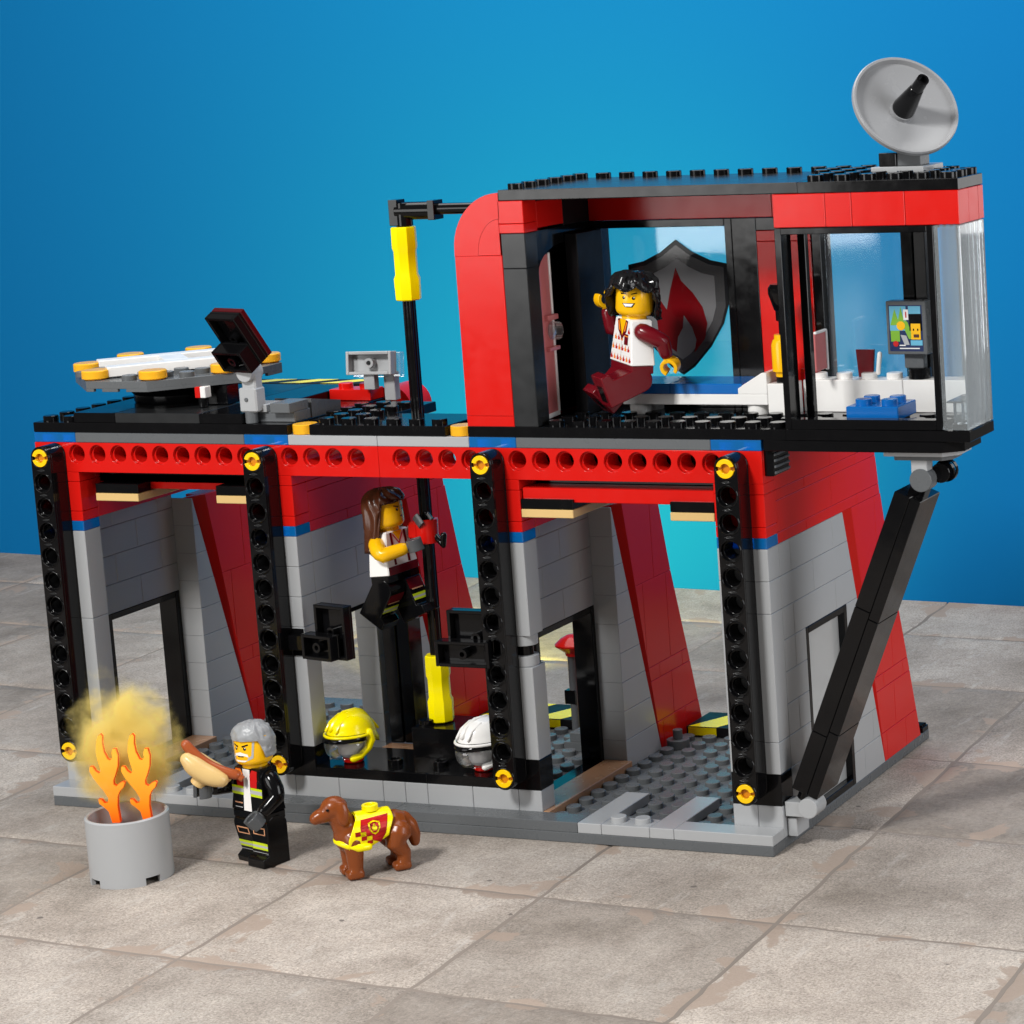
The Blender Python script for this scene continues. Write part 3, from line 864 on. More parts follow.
for i in range(8):     # skirt with the notches of the plates' undersides
    p, q = Vector(octo[i]), Vector(octo[(i+1) % 8]); e = (q-p); l = e.length; e.normalize(); nn = Vector((e.y, -e.x))
    ang = atan2(e.y, e.x)
    mb.M = Matrix.Translation((p.x, p.y, 0)) @ Matrix.Rotation(ang, 4, 'Z')
    segs = [(0, .35), (.75, 1.5), (1.9, l)] if i % 2 == 0 else [(0, l)]
    for a_, b_ in segs: mb.box(a_, b_, .0, .15, 16.83, 16.96, DBG, .01)
mb.M = Matrix.Identity(4)
spot8 = [(1.75, .68), (4.5, .68), (6.5, 2.6), (6.5, 5.5), (4.5, 7.5), (1.7, 7.5), (-.25, 5.5), (-.25, 2.7)]
for x in range(8):
    for y in range(8):
        px, py = -.5+x, .5+y
        if abs(px-3)+abs(py-4) < 5.2 and all((px-a_)**2+(py-b_)**2 > .6 for a_, b_ in spot8): mb.stud(px, py, 17.25, DBG, 14)
mb.build('deck', T)
for x, y in spot8:
    mb = MB(); mb.cyl((x, y, 17.251), .42, .1, WHT); mb.lathe([(0, 17.36), (.44, 17.36), (.44, 17.262), (.55, 17.32), (.55, 17.6), (.51, 17.64), (0, 17.64)], TORA, (x, y, 0), 22); mb.build('orange_lamp', T)  # white disc added under each orange tile to brighten it
mb = MB()
mb.M = Matrix.Translation((3, 4, 17.25)) @ Matrix.Rotation(radians(45), 4, 'Z')
mb.box(-2.8, 2.7, -1.75, -.95, .06, .45, WHT); mb.box(-2.8, 2.7, .95, 1.75, .06, .45, WHT); mb.box(-.45, .5, -.94, .94, .07, .45, WHT)
mb.build('letter_h', T)

# ------------------------------------------------------------------ floodlight on the left roof
T = thing('floodlight', 'black floodlight tilted back on a light grey arm at the roof edge', 'floodlight', (9.35, .45, 15.6))
mb = MB()
mb.cyl((9.2, .35, 15.6), .24, .5, DBG); mb.box(8.85, 9.65, .1, .75, 16.05, 17.0, LBG, .06); mb.cyl((9.25, .8, 17.6), .36, .8, LBG, R=Matrix.Rotation(pi/2, 3, 'X'))
mb.box(8.95, 9.6, .2, .7, 16.9, 17.7, LBG, .06); mb.cyl((9.2, .2, 16.55), .08, .15, DBG, R=Matrix.Rotation(pi/2, 3, 'X'))
mb.build('arm', T)
Mf = Matrix.Translation((9.35, .5, 18.15)) @ Matrix.Rotation(radians(-15), 4, 'Z') @ Matrix.Rotation(radians(33), 4, 'X')
mb = MB(); mb.M = Mf
hollow(mb, -.85, .85, .0, 2.2, .3, BLK); mb.box(-.85, .85, .14, .36, 0, 2.2, REDREFL); mb.build('lamp_head', T)  # dark red strip paints the red reflected in the black side
mb = MB(); mb.M = Mf @ Matrix.Translation((0, -.31, 0)); hollow(mb, -.9, .75, -.05, .95, .55, BLK); mb.build('lamp_mount', T)

# grey control panel on the red block
T = thing('control_panel', 'light grey panel on a stem standing on a red block behind the roof studs', 'control panel', (11.1, 6, 16.45))
mb = MB(); mb.M = Matrix.Translation((11.15, 6.0, 16.68)) @ Matrix.Rotation(radians(6), 4, 'Z') @ Matrix.Rotation(radians(-7), 4, 'X')
hollow(mb, -1.0, 1.0, 0, .95, .4, LBG); mb.build('panel_back', T)
mb.__init__(); mb.M = Matrix.Translation((11.15, 6.0, 16.68)) @ Matrix.Rotation(radians(6), 4, 'Z') @ Matrix.Rotation(radians(-7), 4, 'X')
mb.box(-.95, 1.15, .14, .5, -.1, .9, GLASSW); mb.build('clear_tile', T)
mb = MB(); mb.box(10.85, 11.35, 5.75, 6.1, 16.1, 16.75, LBG); mb.box(11.5, 12.0, 6.2, 6.6, 15.6, 16.75, LBG); mb.build('stem', T)

# ------------------------------------------------------------------ fire pole
T = thing('fire_pole', 'black fire pole with two yellow grips rising from the counter through the roof', 'pole', (15, 3, 3.2))
mb = MB(); mb.cyl((15, 3, 3.22), .2, 20.3, BLK, n=18)
for k in range(4):
    aa = pi/4+k*pi/2
    mb.box(15+.2*cos(aa)-.05, 15+.2*cos(aa)+.05, 3+.2*sin(aa)-.05, 3+.2*sin(aa)+.05, 3.3, 23, BLK)
mb.build('shaft', T)
def grip(z0, z1):
    mb = MB()
    prof = [(0, z0), (.46, z0), (.50, z0+.04), (.52, z0+.85), (.45, z0+1.0), (.45, z1-.95), (.50, z1-.8), (.49, z1-.04), (.45, z1), (0, z1)]
    mb.lathe(prof, YEL, (15, 3, 0), 8)
    mb.build('grip', T)
grip(3.25, 5.95); grip(20.05, 22.9)
mb = MB()
mb.box(14.55, 14.95, 2.75, 3.35, 22.95, 23.95, BLK); mb.cyl((15.05, 3.05, 22.92), .33, .9, BLK)
Rx = Matrix.Rotation(pi/2, 3, 'Y')
mb.cyl((14.8, 3.05, 23.5), .35, 1.7, BLK, R=Rx); mb.box(16.3, 16.6, 2.7, 3.4, 23.15, 23.9, BLK)
mb.build('elbow', T)
mb = MB(); mb.cyl((16.5, 3.05, 23.55), .22, 2.8, BLK, R=Rx); mb.build('cross_bar', T)
mb = MB(); mb.lathe([(.33, 10.45), (.42, 10.47), (.45, 11.4), (.33, 11.42)], RED, (15, 3, 0), 20); mb.box(14.2, 14.8, 2.7, 3.25, 10.55, 11.3, RED, .15)
mb.tube([(15.4, 3.0, 10.7), (15.75, 2.9, 10.4), (15.85, 2.8, 10.8)], .13, BLK); mb.build('clamp', T)

# ------------------------------------------------------------------ satellite dish
T = thing('satellite_dish', 'light grey satellite dish with black cone tilted on the tower roof', 'satellite dish', (36, 3, 24.4))
mb = MB(); mb.box(35, 37, 2, 4, 24.41, 24.72, LBG); mb.box(35.2, 35.85, 2.3, 3.3, 24.72, 25.2, BLK); mb.box(35.85, 36.75, 2.4, 3.3, 24.72, 25.2, DBG)
mb.build('base', T)
n_ = Vector((.66, -.60, .56)).normalized()
Rd = n_.to_track_quat('Z', 'Y').to_matrix()
cd = Vector((36.02, 2.9, 26.72))
mb = MB()
mb.lathe([(0, -.42), (.9, -.40), (1.5, -.22), (1.92, .0), (2.0, .10), (2.0, .24), (1.96, .29), (1.88, .27), (1.82, .08), (1.4, -.05), (.8, -.18), (.45, -.2), (.45, -.02), (0, -.02)], DISH, cd, 64, Rd)
mb.lathe([(.35, -1.2), (.55, -.4), (.3, -.35)], DISH, cd, 20, Rd)
mb.build('reflector', T)
mb = MB(); mb.lathe([(0, -.01), (.42, -.01), (.42, .12), (.25, 1.35), (.23, 1.37), (.22, 1.95), (.15, 1.95), (.15, 1.8), (0, 1.8)], BLK, cd, 24, Rd)
mb.build('feed_cone', T)

# ------------------------------------------------------------------ room contents
T = thing('toy_bed', 'low bed with blue mattress and white frame in front of the big window', 'bed', (27, 4, 15.6))
mb = MB(); mb.box(24, 30, 3, 5, 16.0, 16.398, WHT)
for x in (24.5, 29.4):
    for y in (3.5, 4.5): mb.cyl((x, y, 15.6), .42, .4, WHT)
mb.build('frame', T)
mb = MB(); mb.box(24.0, 25.99, 3.01, 4.99, 16.402, 16.79, BLUE); mb.box(26.0, 28.98, 3.01, 4.99, 16.402, 16.79, BLUE); mb.build('mattress', T)
mb = MB(); mb.prism([(28.8, 16.402), (30.0, 16.402), (30.0, 17.2), (29.8, 17.2), (28.8, 16.62)], 3.0, 5, WHT, 'xz', b=.02); mb.build('headrest', T)
mb = MB(); mb.box(30.01, 30.98, 3, 4, 15.6, 16.8, WHT, .025)
tag(mb.build('side_table'), 'small white block table between the bed and the control room window', 'table')
T = thing('air_bottle', 'yellow gas bottle with black nozzle standing on the small white table', 'bottle', (30.5, 3.5, 16.8))
mb = MB(); mb.lathe([(0, 16.8), (.3, 16.8), (.3, 17.02), (0, 17.02)], BLK, (30.5, 3.5, 0), 18); mb.build('foot', T)
mb = MB(); mb.lathe([(0, 17.02), (.3, 17.02), (.32, 17.2), (.42, 17.22), (.42, 18.2), (.36, 18.38), (.3, 18.42), (.3, 18.58), (0, 18.58)], SKIN, (30.5, 3.5, 0), 22); mb.build('body', T)
mb = MB(); mb.lathe([(0, 18.58), (.1, 18.58), (.1, 19.05), (.19, 19.1), (.19, 19.45), (.24, 19.5), (.43, 20.1), (.43, 20.3), (.33, 20.45), (0, 20.45)], BLK, (30.5, 3.5, 0), 18); mb.build('nozzle', T)
T = thing('desk', 'white brick desk with round studs along the control room window', 'desk', (34, 4.5, 15.6))
mb = MB(); mb.box(31.02, 34.98, 4, 4.95, 15.6, 16.8, WHT, .025); mb.box(35.0, 38, 4, 4.95, 15.6, 16.8, WHT, .025)
mb.studs([31.5, 32.5, 33.5, 34.5], [4.5], 16.8, WHT); mb.box(30.9, 31.4, 4.1, 4.9, 16.8, 17.2, RED)
mb.build('desk_body', T)
T = thing('monitor', 'dark monitor with a colourful news picture on its stand on the white desk', 'monitor', (35.4, 4.4, 16.8))
mb = MB(); mb.cyl((35.5, 4.5, 16.8), .42, .4, BLK); mb.box(35.0, 35.75, 4.3, 4.7, 17.2, 17.8, DBG)
mb.build('stand', T)
Mm = Matrix.Translation((35.25, 4.1, 18.72)) @ Matrix.Rotation(radians(-3), 4, 'Z')
mb = MB(); mb.M = Mm; mb.box(-.8, .8, -.06, .5, -.98, .98, DBG, .03)
mb.build('case', T)
mb = MB(); mb.M = Mm
def scr(poly, m, lay):
    mb.prism([(p[0], p[1]) for p in poly], -.064-.004*lay, -.061-.004*lay, m, 'xz')
def rct(a, b, c, d): return [(a, c), (b, c), (b, d), (a, d)]
scr(rct(-.70, .64, -.86, .84), NAVY, 0)
scr(rct(-.66, .0, -.1, .80), SKYP, 1); scr(rct(.1, .58, .5, .80), SKYP, 1)
scr([(-.64, .1), (-.45, .7), (-.32, .3), (-.2, .78), (-.05, .1)], GREENP, 2)
scr(rct(-.64, -.28, -.5, -.1), GREENP, 2); scr([(-.05, .3), (.06, .2), (.28, -.42), (.08, -.40), (-.12, .05)], GREENP, 3)
scr([(-.25, -.25), (-.02, -.28), (.1, -.62), (-.1, -.62)], SILV, 3)
scr(circ(-.22, .08, .17, 14), SKIN, 4); scr(rct(-.1, .1, .3, .68), WHT, 4); scr(rct(-.02, .03, .38, .6), PRED, 5)
scr(rct(.12, .62, -.1, .52), BLK, 3); scr(rct(.18, .56, -.42, .16), SKIN, 5)
scr(rct(.26, .31, -.1, -.02), BLK, 6); scr(rct(.43, .48, -.1, -.02), BLK, 6); scr(rct(.28, .5, -.35, -.23), HAIRB, 6)
scr(rct(.15, .62, -.64, -.45), SKYP, 4)
scr(circ(-.45, -.58, .11, 12), PRED, 5); scr(rct(-.3, -.06, -.66, -.62), WHT, 5); scr(rct(-.3, .5, -.77, -.73), WHT, 5)
mb.build('screen', T)
mb = MB(); mb.box(34, 36, .9, 2.7, 15.8, 16.3, BLUE, .03); mb.studs([34.5, 35.5], [1.4, 2.2], 16.3, BLUE)
tag(mb.build('blue_stool'), 'flat blue studded stool on the control room floor', 'stool')
T = thing('wall_radio', 'small clear and red screen on the dark post at the left end of the desk', 'screen', (32.3, 3.2, 17.5))
mb = MB(); mb.box(31.95, 32.05, 3.0, 4.0, 17.25, 18.65, DOORG); mb.build('screen', T)
mb = MB(); mb.box(31.98, 32.1, 3.95, 4.06, 17.2, 18.7, WHT); mb.box(31.98, 32.1, 3.0, 4.0, 18.62, 18.72, WHT); mb.build('rim', T)
mb = MB(); mb.prism([(33.02, 16.82), (33.58, 16.82), (33.68, 17.85), (32.95, 17.85)], 4.6, 4.75, DRED, 'xz', b=.02)
tag(mb.build('brown_cup'), 'dark reddish brown tapered cup on the white desk', 'cup')
mb = MB(); mb.tube([(33.85, 4.5, 17.0), (33.95, 4.5, 17.7)], .09, WHT)
tag(mb.build('white_handle'), 'thin white upright handle on a desk stud next to the brown cup', 'handle')

# red handled tool leaning behind the doorway of the middle wall
T = thing('hydrant', 'small hydrant with flared red cap on a dark stem beyond the right doorway', 'hydrant', (16.3, 11, .4))
mb = MB(); mb.cyl((16.35, 11.3, .4), .17, 3.6, DBG); mb.box(16.0, 16.5, 11.1, 11.5, 1.8, 2.4, BLK); mb.build('stem', T)
mb = MB(); mb.lathe([(0, 0), (.3, .0), (.35, .15), (.75, .45), (.75, .52), (.5, .75), (.2, .9), (0, .92)], RED, (16.45, 11.3, 3.9), 20); mb.build('cap', T)

# ------------------------------------------------------------------ helmets on red stands
def helmet(label, cx, cy, z, shell, yaw, cheek):
    T = thing('helmet', label, 'helmet', (cx, cy, z), Matrix.Rotation(yaw, 3, 'Z'), 'helmets on the counter')
    def L(): return MB()
    mb = L(); mb.lathe([(0, .0), (.34, .0), (.40, .05), (.40, .22), (.33, .26), (0, .26)], RED, (0, 0, 0), 20); mb.build('stand', T, world=False)
    # shell: dome with ridge, low at the back, cut at the brow
    mb = L(); nu, nv = 40, 14; vs = []; fs = []
    for j in range(nv+1):
        for i in range(nu):
            a = 2*pi*i/nu           # a=-pi/2 is the front
            front = max(0, -sin(a)); back = max(0, sin(a))
            low = 1.20*front+1.18*(1-front-back)+.62*back if True else 0
            t = j/nv
            ph = t*pi/2
            r = .90*sin(ph)**.8 if j else 0
            zt = 2.05; zz = low+(zt-low)*cos(ph)**.9
            ridge = .07*max(0, 1-abs(cos(a)*r)/.16)*(1 if t < .85 else .3)
            ex = 1.0 if t < .92 else 1.06
            vs.append((r*.92*cos(a)*ex, r*1.12*sin(a)*ex+.05, zz+ridge))
    for j in range(nv):
        for i in range(nu):
            k = (i+1) % nu
            fs.append((j*nu+i, (j+1)*nu+i, (j+1)*nu+k, j*nu+k))
    mb.add(vs, fs, shell)
    o = mb.build('shell', T, world=False, sharp=60)
    md = o.modifiers.new('Solid', 'SOLIDIFY'); md.thickness = .07; md.offset = -1
    mb = L()
    for dx, r_ in ((0, .10), (-.34, .055), (.34, .055)):
        mb.tube([(dx, -.95, 1.50-.25*abs(dx)), (dx, -.72, 1.80-.25*abs(dx)), (dx, -.3, 2.03-.3*abs(dx)), (dx, .25, 2.03-.3*abs(dx)), (dx, .72, 1.68-.3*abs(dx)), (dx, 1.0, 1.2)], r_, shell, 10)
    mb.tube([(-.98*cos(pi*k/14), .05-1.14*sin(pi*k/14), 1.21) for k in range(15)], .06, shell, 8)
    mb.build('crest', T, world=False)
    # cheek guards
    for s_ in (-1, 1):
        mb = L(); mb.tube([(s_*.84, .25, 1.25), (s_*.86, .30, .95), (s_*.80, .18, .65), (s_*.70, -.15, .36), (s_*.62, -.42, .30)], [.16, .17, .15, .13, .15], shell, 10); mb.build('cheek_guard', T, world=False)
    # dark brow peak, head form inside, clear visor
    N_ = 20
    arc_ = [(-cos(pi*k/N_), -sin(pi*k/N_)) for k in range(N_+1)]
    def strip(name, prof, m, th):
        mb = L(); vs = []; fs = []
        for x, y in arc_:
            for rx, ry, z in prof: vs.append((x*rx, y*ry, z-.0*y))
        k = len(prof)
        for i in range(N_):
            for j in range(k-1): fs.append((i*k+j, (i+1)*k+j, (i+1)*k+j+1, i*k+j+1))
        mb.add(vs, fs, m); o = mb.build(name, T, world=False, sharp=70)
        so = o.modifiers.new('Solid', 'SOLIDIFY'); so.thickness = th; so.offset = 0
    strip('brow_peak', [(.88, .98, 1.26), (.94, 1.14, 1.12), (.95, 1.22, 1.0)], BLK, .05)
    mb = L(); mb.lathe([(0, .26), (.38, .26), (.52, .42), (.58, .8), (.58, 1.5), (.4, 1.65), (0, 1.65)], FORM, (0, -.05, 0), 24); mb.build('head_form', T, world=False)
    strip('visor', [(.90, 1.12, 1.05), (.92, 1.16, .8), (.86, 1.08, .5), (.74, .92, .32)], VISOR, .03)
    return T
helmet('bright yellow firefighter helmet with clear visor on a red stand, on the counter', 12.1, 1.0, 2.0, YEL, radians(-22), YEL)
helmet('white firefighter helmet with clear visor, half hidden by a black column beam', 18.0, 1.0, 2.0, WHT, radians(-22), WHT)

# ------------------------------------------------------------------ burn bin, flames, smoke
BX, BY = 8.2, -8.0
mb = MB()
def bin_mesh(mb):
    n = 64; ro, ri, h = 1.50, 1.36, 2.45
    def notch(i):
        a = (i+.5)*360/n
        return any(abs((a-c+180) % 360-180) < 11 for c in (70, 160, 250, 340))
    vs = []; fs = []
    for i in range(n):
        a = 2*pi*i/n; c_, s_ = cos(a), sin(a)
        for r, z in ((ro, 0), (ro, .28), (ro, h-.05), (ro-.05, h), (ri+.05, h), (ri, h-.05), (ri, .28), (ri, 0)):
            vs.append((BX+r*c_, BY+r*s_, z))
    for i in range(n):
        j = (i+1) % n
        A, B = i*8, j*8
        for k in range(1, 6): fs.append((A+k, B+k, B+k+1, A+k+1))
        if not notch(i):
            fs.append((A, B, B+1, A+1)); fs.append((A+6, B+6, B+7, A+7)); fs.append((A+7, B+7, B, A))
        else: fs.append((A+6, B+6, B+1, A+1))
        if notch(i) != notch(i-1): fs.append((A, A+1, A+6, A+7)) ; 
    mb.add(vs, fs, LBG)
    mb.cyl((BX, BY, .32), ri+.02, .3, LBG, n=48)
bin_mesh(mb)
tag(mb.build('burn_bin'), 'round grey open bin with flames inside, standing on the paving', 'bin')

FO = [(232, 605), (222, 560), (205, 542), (188, 528), (186, 512), (196, 514), (207, 528), (222, 526), (226, 508), (212, 480), (192, 452), (174, 425), (162, 400), (164, 383), (174, 384), (184, 402), (198, 412), (207, 400), (198, 360), (194, 325), (200, 285), (208, 264), (216, 258), (223, 268), (220, 295), (224, 330), (236, 358), (246, 362), (256, 350), (255, 332), (260, 318), (271, 318), (277, 345), (273, 385), (262, 415), (250, 440), (250, 456), (260, 464), (274, 452), (288, 446), (294, 452), (288, 468), (274, 480), (262, 500), (257, 540), (262, 605)]
def flame(label, px, py, tilt):
    T = thing('flame', label, 'flame', (px, py, 1.0), Matrix.Rotation(radians(20), 3, 'Z'), 'flames in the burn bin')
    pts = [((x-245)/106, (620-y)/103+.85) for x, y in FO]
    mb = MB(); mb.prism(pts, -.13, .13, FLAME, 'xz')
    o = mb.build('blaze', T, world=False)
    # red glowing rim piece along the edge
    mb = MB(); ring = inset([p for p in pts][::-1] if sum(pts[i][0]*pts[(i+1) % len(pts)][1]-pts[(i+1) % len(pts)][0]*pts[i][1] for i in range(len(pts))) < 0 else pts, -.012)
    mb.prism(ring, -.05, .05, FLAMER, 'xz'); mb.build('rim', T, world=False)
    mb = MB(); mb.lathe([(0, .0), (.3, 0), (.3, .7), (.34, .72), (.34, .98), (.24, 1.0), (0, 1.0)], FLAMER, (0, 0, -.35), 18); mb.build('foot', T, world=False)
    return T
flame('orange flame piece in the grey bin, the one farther from the firefighter', BX-.60, BY+.15, 0)
flame('orange flame piece in the grey bin, the one nearer the firefighter', BX+.62, BY+.40, 0)

def smoke():
    m = bpy.data.materials.new('yellow smoke'); m.use_nodes = True; nt = m.node_tree; nt.nodes.clear()
    out = nt.nodes.new('ShaderNodeOutputMaterial'); pv = nt.nodes.new('ShaderNodeVolumePrincipled')
    pv.inputs['Color'].default_value = (1.0, .85, .32, 1)
    tc = nt.nodes.new('ShaderNodeTexCoord')
    n = nt.nodes.new('ShaderNodeTexNoise'); n.inputs['Scale'].default_value = .75; n.inputs['Detail'].default_value = 5; n.inputs['Distortion'].default_value = .6
    nt.links.new(tc.outputs['Object'], n.inputs['Vector'])
    # radial falloff inside the puff
    mp = nt.nodes.new('ShaderNodeMapping'); mp.inputs['Scale'].default_value = (1/2.7, 1/2.0, 1/3.2); nt.links.new(tc.outputs['Object'], mp.inputs['Vector'])
    n2 = nt.nodes.new('ShaderNodeTexNoise'); n2.inputs['Scale'].default_value = .8; n2.inputs['Detail'].default_value = 5; n2.inputs['Roughness'].default_value = .62
    nt.links.new(tc.outputs['Object'], n2.inputs['Vector'])
    v1 = nt.nodes.new('ShaderNodeVectorMath'); v1.operation = 'MULTIPLY_ADD'; v1.inputs[1].default_value = (1.1, 1.1, 1.1); v1.inputs[2].default_value = (-.55, -.55, -.45)
    nt.links.new(n2.outputs['Color'], v1.inputs[0])
    v2 = nt.nodes.new('ShaderNodeVectorMath'); v2.operation = 'ADD'; nt.links.new(v1.outputs[0], v2.inputs[0]); nt.links.new(mp.outputs[0], v2.inputs[1])
    ln = nt.nodes.new('ShaderNodeVectorMath'); ln.operation = 'LENGTH'; nt.links.new(v2.outputs[0], ln.inputs[0])
    a = nt.nodes.new('ShaderNodeMapRange'); a.inputs['From Min'].default_value = .9; a.inputs['From Max'].default_value = 0.05; a.interpolation_type = 'SMOOTHSTEP'
    nt.links.new(ln.outputs['Value'], a.inputs['Value'])
    b = nt.nodes.new('ShaderNodeMapRange'); b.inputs['From Min'].default_value = .36; b.inputs['From Max'].default_value = .66
    nt.links.new(n.outputs['Fac'], b.inputs['Value'])
    c = nt.nodes.new('ShaderNodeMath'); c.operation = 'MULTIPLY'; nt.links.new(a.outputs[0], c.inputs[0]); nt.links.new(b.outputs[0], c.inputs[1])
    d_ = nt.nodes.new('ShaderNodeMath'); d_.operation = 'MULTIPLY'; d_.inputs[1].default_value = 9.0; nt.links.new(c.outputs[0], d_.inputs[0])
    nt.links.new(d_.outputs[0], pv.inputs['Density']); nt.links.new(pv.outputs[0], out.inputs['Volume'])
    mb = MB(); nn, kk = 24, 14
    mb.lathe([(2.7*sin(pi*k/kk) if 0 < k < kk else 0, -3.2*cos(pi*k/kk)) for k in range(kk+1)], m, (0, 0, 0), nn)
    o = mb.build('smoke'); o.location = (BX-.95, BY+1.4, 4.7); o['kind'] = 'stuff'
smoke()

# ------------------------------------------------------------------ toy figures
def hair(mb, m, kind, hz):
    """hair piece round a head whose axis is z at x=y=0; hz = z of head centre"""
    nu, nv = 72, 26; vs = []; fs = []
    for j in range(nv+1):
        for i in range(nu):
            a = 2*pi*i/nu; fr = -sin(a); sd = abs(cos(a))
            if kind == 'short':
                low = .22 if fr > .62 else (-.05 if fr > .25 else -.32); R = .74; top = .80
                low = .38 if fr > .55 else (.38-.72*min(1, (.55-fr)/.28)); R = .79; top = .94
            elif kind == 'shaggy':
                low = .60-.24*abs(sin(3.5*a+1.1)) if fr > .45 else .40-1.15*min(1, (.45-fr)/.30); R = .82; top = 1.0
            else:
                low = .46+.06*cos(a) if fr > .40 else .44-1.95*min(1, (.40-fr)/.42); R = .82; top = .96
            t = j/nv; zb = max(.12, low)
            if t < .55:
                ph = t/.55*pi/2; r = R*sin(ph)**.75; z = zb+(top-zb)*cos(ph)
            else:
                r = R; z = zb+(low-zb)*(t-.55)/.45-(.03*(t-.55)/.45 if low > .12 else 0)
                if kind == 'long': r = R*(1+.16*(t-.55)/.45*(1 if fr < .2 else 0))
                if kind == 'shaggy': r = R*(1+.12*(t-.55)/.45)
            p = Vector((r*cos(a), r*sin(a), z))
            if kind == 'short':
                w = noise.cell_vector(p*6.0); dd = noise.noise(p*7.5)*.05+noise.noise(p*3)*.02
            elif kind == 'shaggy':
                dd = (.28*abs(noise.noise(Vector((cos(a)*4.6, sin(a)*4.6+t*2.5, 2))))+.08*noise.noise(Vector((cos(a)*6, sin(a)*6, t*4))))*min(1, t*3)
            else:
                dd = .07*sin(a*9+sin(t*7)*2.2)*min(1, t*1.5)+.04*noise.noise(Vector((cos(a)*3, sin(a)*3, t*3)))
            if j == 0: r = 0
            k = 1+dd/max(r, .3)
            vs.append((p.x*k, p.y*k+.02, hz+p.z+(dd if t < .4 else 0)))
    for j in range(nv):
        for i in range(nu):
            k = (i+1) % nu
            fs.append((j*nu+i, (j+1)*nu+i, (j+1)*nu+k, j*nu+k))
    mb.add(vs, fs, m)

HR = .70
def on_head(mb, poly, m, hz, off=.008, strip=.07):
    """wrap a small print (u right along the face from the front, v up) on the head cylinder"""
    tris = tessellate_polygon([[Vector((p[0], p[1], 0)) for p in poly]])
    for t in tris:
        q0 = [poly[i] for i in t]
        ar = (q0[1][0]-q0[0][0])*(q0[2][1]-q0[0][1])-(q0[2][0]-q0[0][0])*(q0[1][1]-q0[0][1])
        if ar < 0: q0 = q0[::-1]
        u = min(p[0] for p in q0); u1 = max(p[0] for p in q0)
        while u < u1:
            q = clip(clip(q0, -1, 0, -u), 1, 0, u+strip); u += strip
            if len(q) < 3: continue
            vs = []
            for x, v in q:
                a = x/HR-pi/2
                vs.append(((HR+off)*cos(a), (HR+off)*sin(a), hz+v))
            mb.add(vs, [tuple(range(len(vs)))], m)

def hand_mesh(mb, w, d, g, m):
    """clip hand: wrist at w, pointing along d, gripping an axis g"""
    d = Vector(d).normalized(); g = Vector(g); g = (g-d*g.dot(d)).normalized(); s_ = d.cross(g)
    M0 = mb.M
    F = Matrix(((s_.x, g.x, d.x, w[0]), (s_.y, g.y, d.y, w[1]), (s_.z, g.z, d.z, w[2]), (0, 0, 0, 1)))
    mb.M = M0 @ F
    mb.cyl((0, 0, -.12), .17, .3, m, n=14)
    a0 = pi/2+.62; a1 = pi/2-.62+2*pi
    out = circ(0, .42, .34, 22, a0, a1, True)+circ(0, .42, .2, 22, a1, a0, True)
    mb.prism(out, -.24, .24, m, 'xz')
    mb.M = M0

